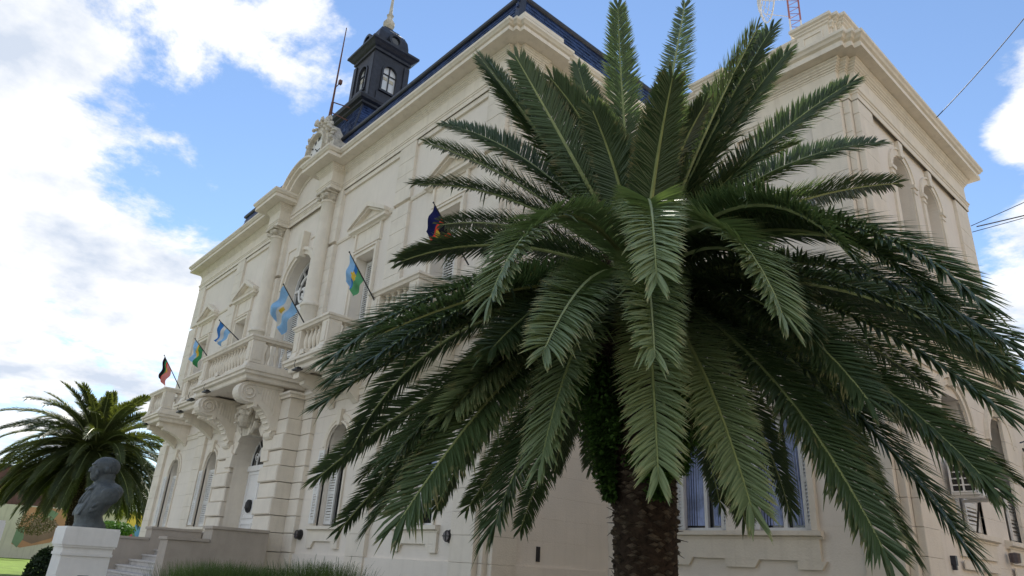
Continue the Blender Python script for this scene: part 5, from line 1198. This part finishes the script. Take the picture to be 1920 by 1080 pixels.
# second palm: shared frond meshes turned round the crown
c2 = at_depth(174, 852, 36.); p2 = thing('palm_tree', 'smaller looking sunlit palm beyond the far end of the building, behind the bust', 'palm tree', (c2.x, c2.y, 0))
protos = []
for j, (b_, c, d) in enumerate(((1.35, .5, 3.3), (1.12, .8, 4.0), (.85, 1.1, 4.5), (.55, 1.2, 4.8), (.25, 1.25, 5.0), (.0, 1.15, 4.9), (-.2, 1.05, 4.7), (-.45, .8, 4.3))):
    protos.append(add_frond(p2, 0., b_, c, d, 500+j, LEAF2, RACH, nleaf=130, w2=2.1, lmax=.54)); 
rr = random.Random(9); cz = c2.z
for j, pr0 in enumerate(protos):
    pr0.location = (0, 0, cz); pr0.rotation_euler = (0, 0, rr.uniform(0, 6)); nn = (7, 12, 17, 22, 28, 32, 34, 28)[j]
    for i in range(nn):
        o = pr0.copy(); scn.collection.objects.link(o); o.parent = p2; o.location = (0, 0, cz+rr.uniform(-.1, .1)); o.rotation_euler = (rr.uniform(-.12, .12), rr.uniform(-.12, .12), 2*pi*i/nn+rr.uniform(-.25, .25)); s_ = rr.uniform(.85, 1.05); o.scale = (s_, s_, s_)
        ch = pr0.children[0].copy(); scn.collection.objects.link(ch); ch.parent = o
trunk(p2, cz-.1, .36, BARK, BARKD, 6, row=.12, percirc=12)

# ---- ornamental grass and hedge low in front of the facade
def grass_clump(c, rx, ry, ztop, n, lab, seed, lean=.18):
    rr = random.Random(seed); m = MB()
    for i in range(n):
        a = rr.uniform(0, 2*pi); q = sqrt(rr.random()); x, y_ = c[0]+rx*q*cos(a), c[1]+ry*q*sin(a); h_ = ztop*(1-.22*abs(rr.gauss(0, .35)))*(1-.05*q)
        dx, dy = rr.gauss(0, lean), rr.gauss(0, lean); w_ = rr.uniform(.006, .013); b_ = rr.uniform(0, pi); wx, wy = w_*cos(b_), w_*sin(b_)
        pts = []
        for t in (0, .5, .8, 1.):
            px, py, pz = x+dx*h_*t*t*.6, y_+dy*h_*t*t*.6, h_*t*(1-.06*t); k = (1-t*.95); pts += [(px-wx*k, py-wy*k, pz), (px+wx*k, py+wy*k, pz)]
        m.add(pts, [(0, 1, 3, 2), (2, 3, 5, 4), (4, 5, 7, 6)])
    m.build('ornamental_grass', GRASSB, None, lab, cat='grass clump', group='grass clumps along the foot of the facade')
for (px, dep, zt, rx, lab, n) in ((420, 7.4, 1.44, .42, 'tall dense grass clump in front of the staircase wall', 4200), (505, 7.8, 1.36, .35, 'lower grass clump between two taller ones under the portal pier', 2400), (600, 7.6, 1.45, .42, 'tall grass clump with long upright stalks below the lower arched window', 3200), (372, 7.9, 1.34, .30, 'low grass clump at the far end of the row, nearest the stairs', 1600)):
    c = at_depth(px, 1056, dep); grass_clump((c.x, c.y), rx, rx, c.z+.17+(zt-1.44)*.8, n, lab, int(px))
c = at_depth(630, 1060, 7.4); m = MB()
for i in range(16):
    x, y_ = c.x+random.uniform(-.45, .35), c.y+random.uniform(-.3, .3); h_ = random.uniform(1.5, 1.68); dx = random.uniform(-.12, .16); m.tube([(x, y_, 0), (x+dx*.4, y_, h_*.6), (x+dx, y_+dx*.5, h_)], [.004, .004, .002], 4)
m.build('flower_stalks', GRASSB, None, 'sparse tall bare stalks rising above the grass clump nearest the corner', cat='plant')

# ---- houses across the side street (beyond the frame, added to bounce warm light on the side walls)
BOUNCE_HOUSE = mat('ochre_house_wall', (.66, .50, .33), .9, .12, .5, .2, 20, .1)
for k, (y0_, w_, h_) in enumerate(((-6, 9, 9.5), (3.4, 8, 11), (11.8, 10, 9.0), (22.2, 12, 10.0))):
    t = thing('house', ['ochre corner house across the side street', 'tall ochre house across the side street next to the corner', 'low ochre house across the side street facing the wing', 'long ochre house farthest along the side street'][k], 'house', (12.5, y0_, 0), 'houses across the side street')
    F = lambda a, b_, c: (-b_, a, c)
    m = MB(); m.box(0, w_, -9, 0, 0, h_, F); m.build('wall', BOUNCE_HOUSE, t); m = MB(); m.box(-.1, w_+.1, -9.1, .15, h_+.002, h_+.25, F); m.build('coping', BOUNCE_HOUSE, t)
    for q in range(3): m = MB(); m.box(w_*(q+.5)/3-.5, w_*(q+.5)/3+.5, .002, .03, 1.0, 2.9, F); m.build('window', GLASS, t)
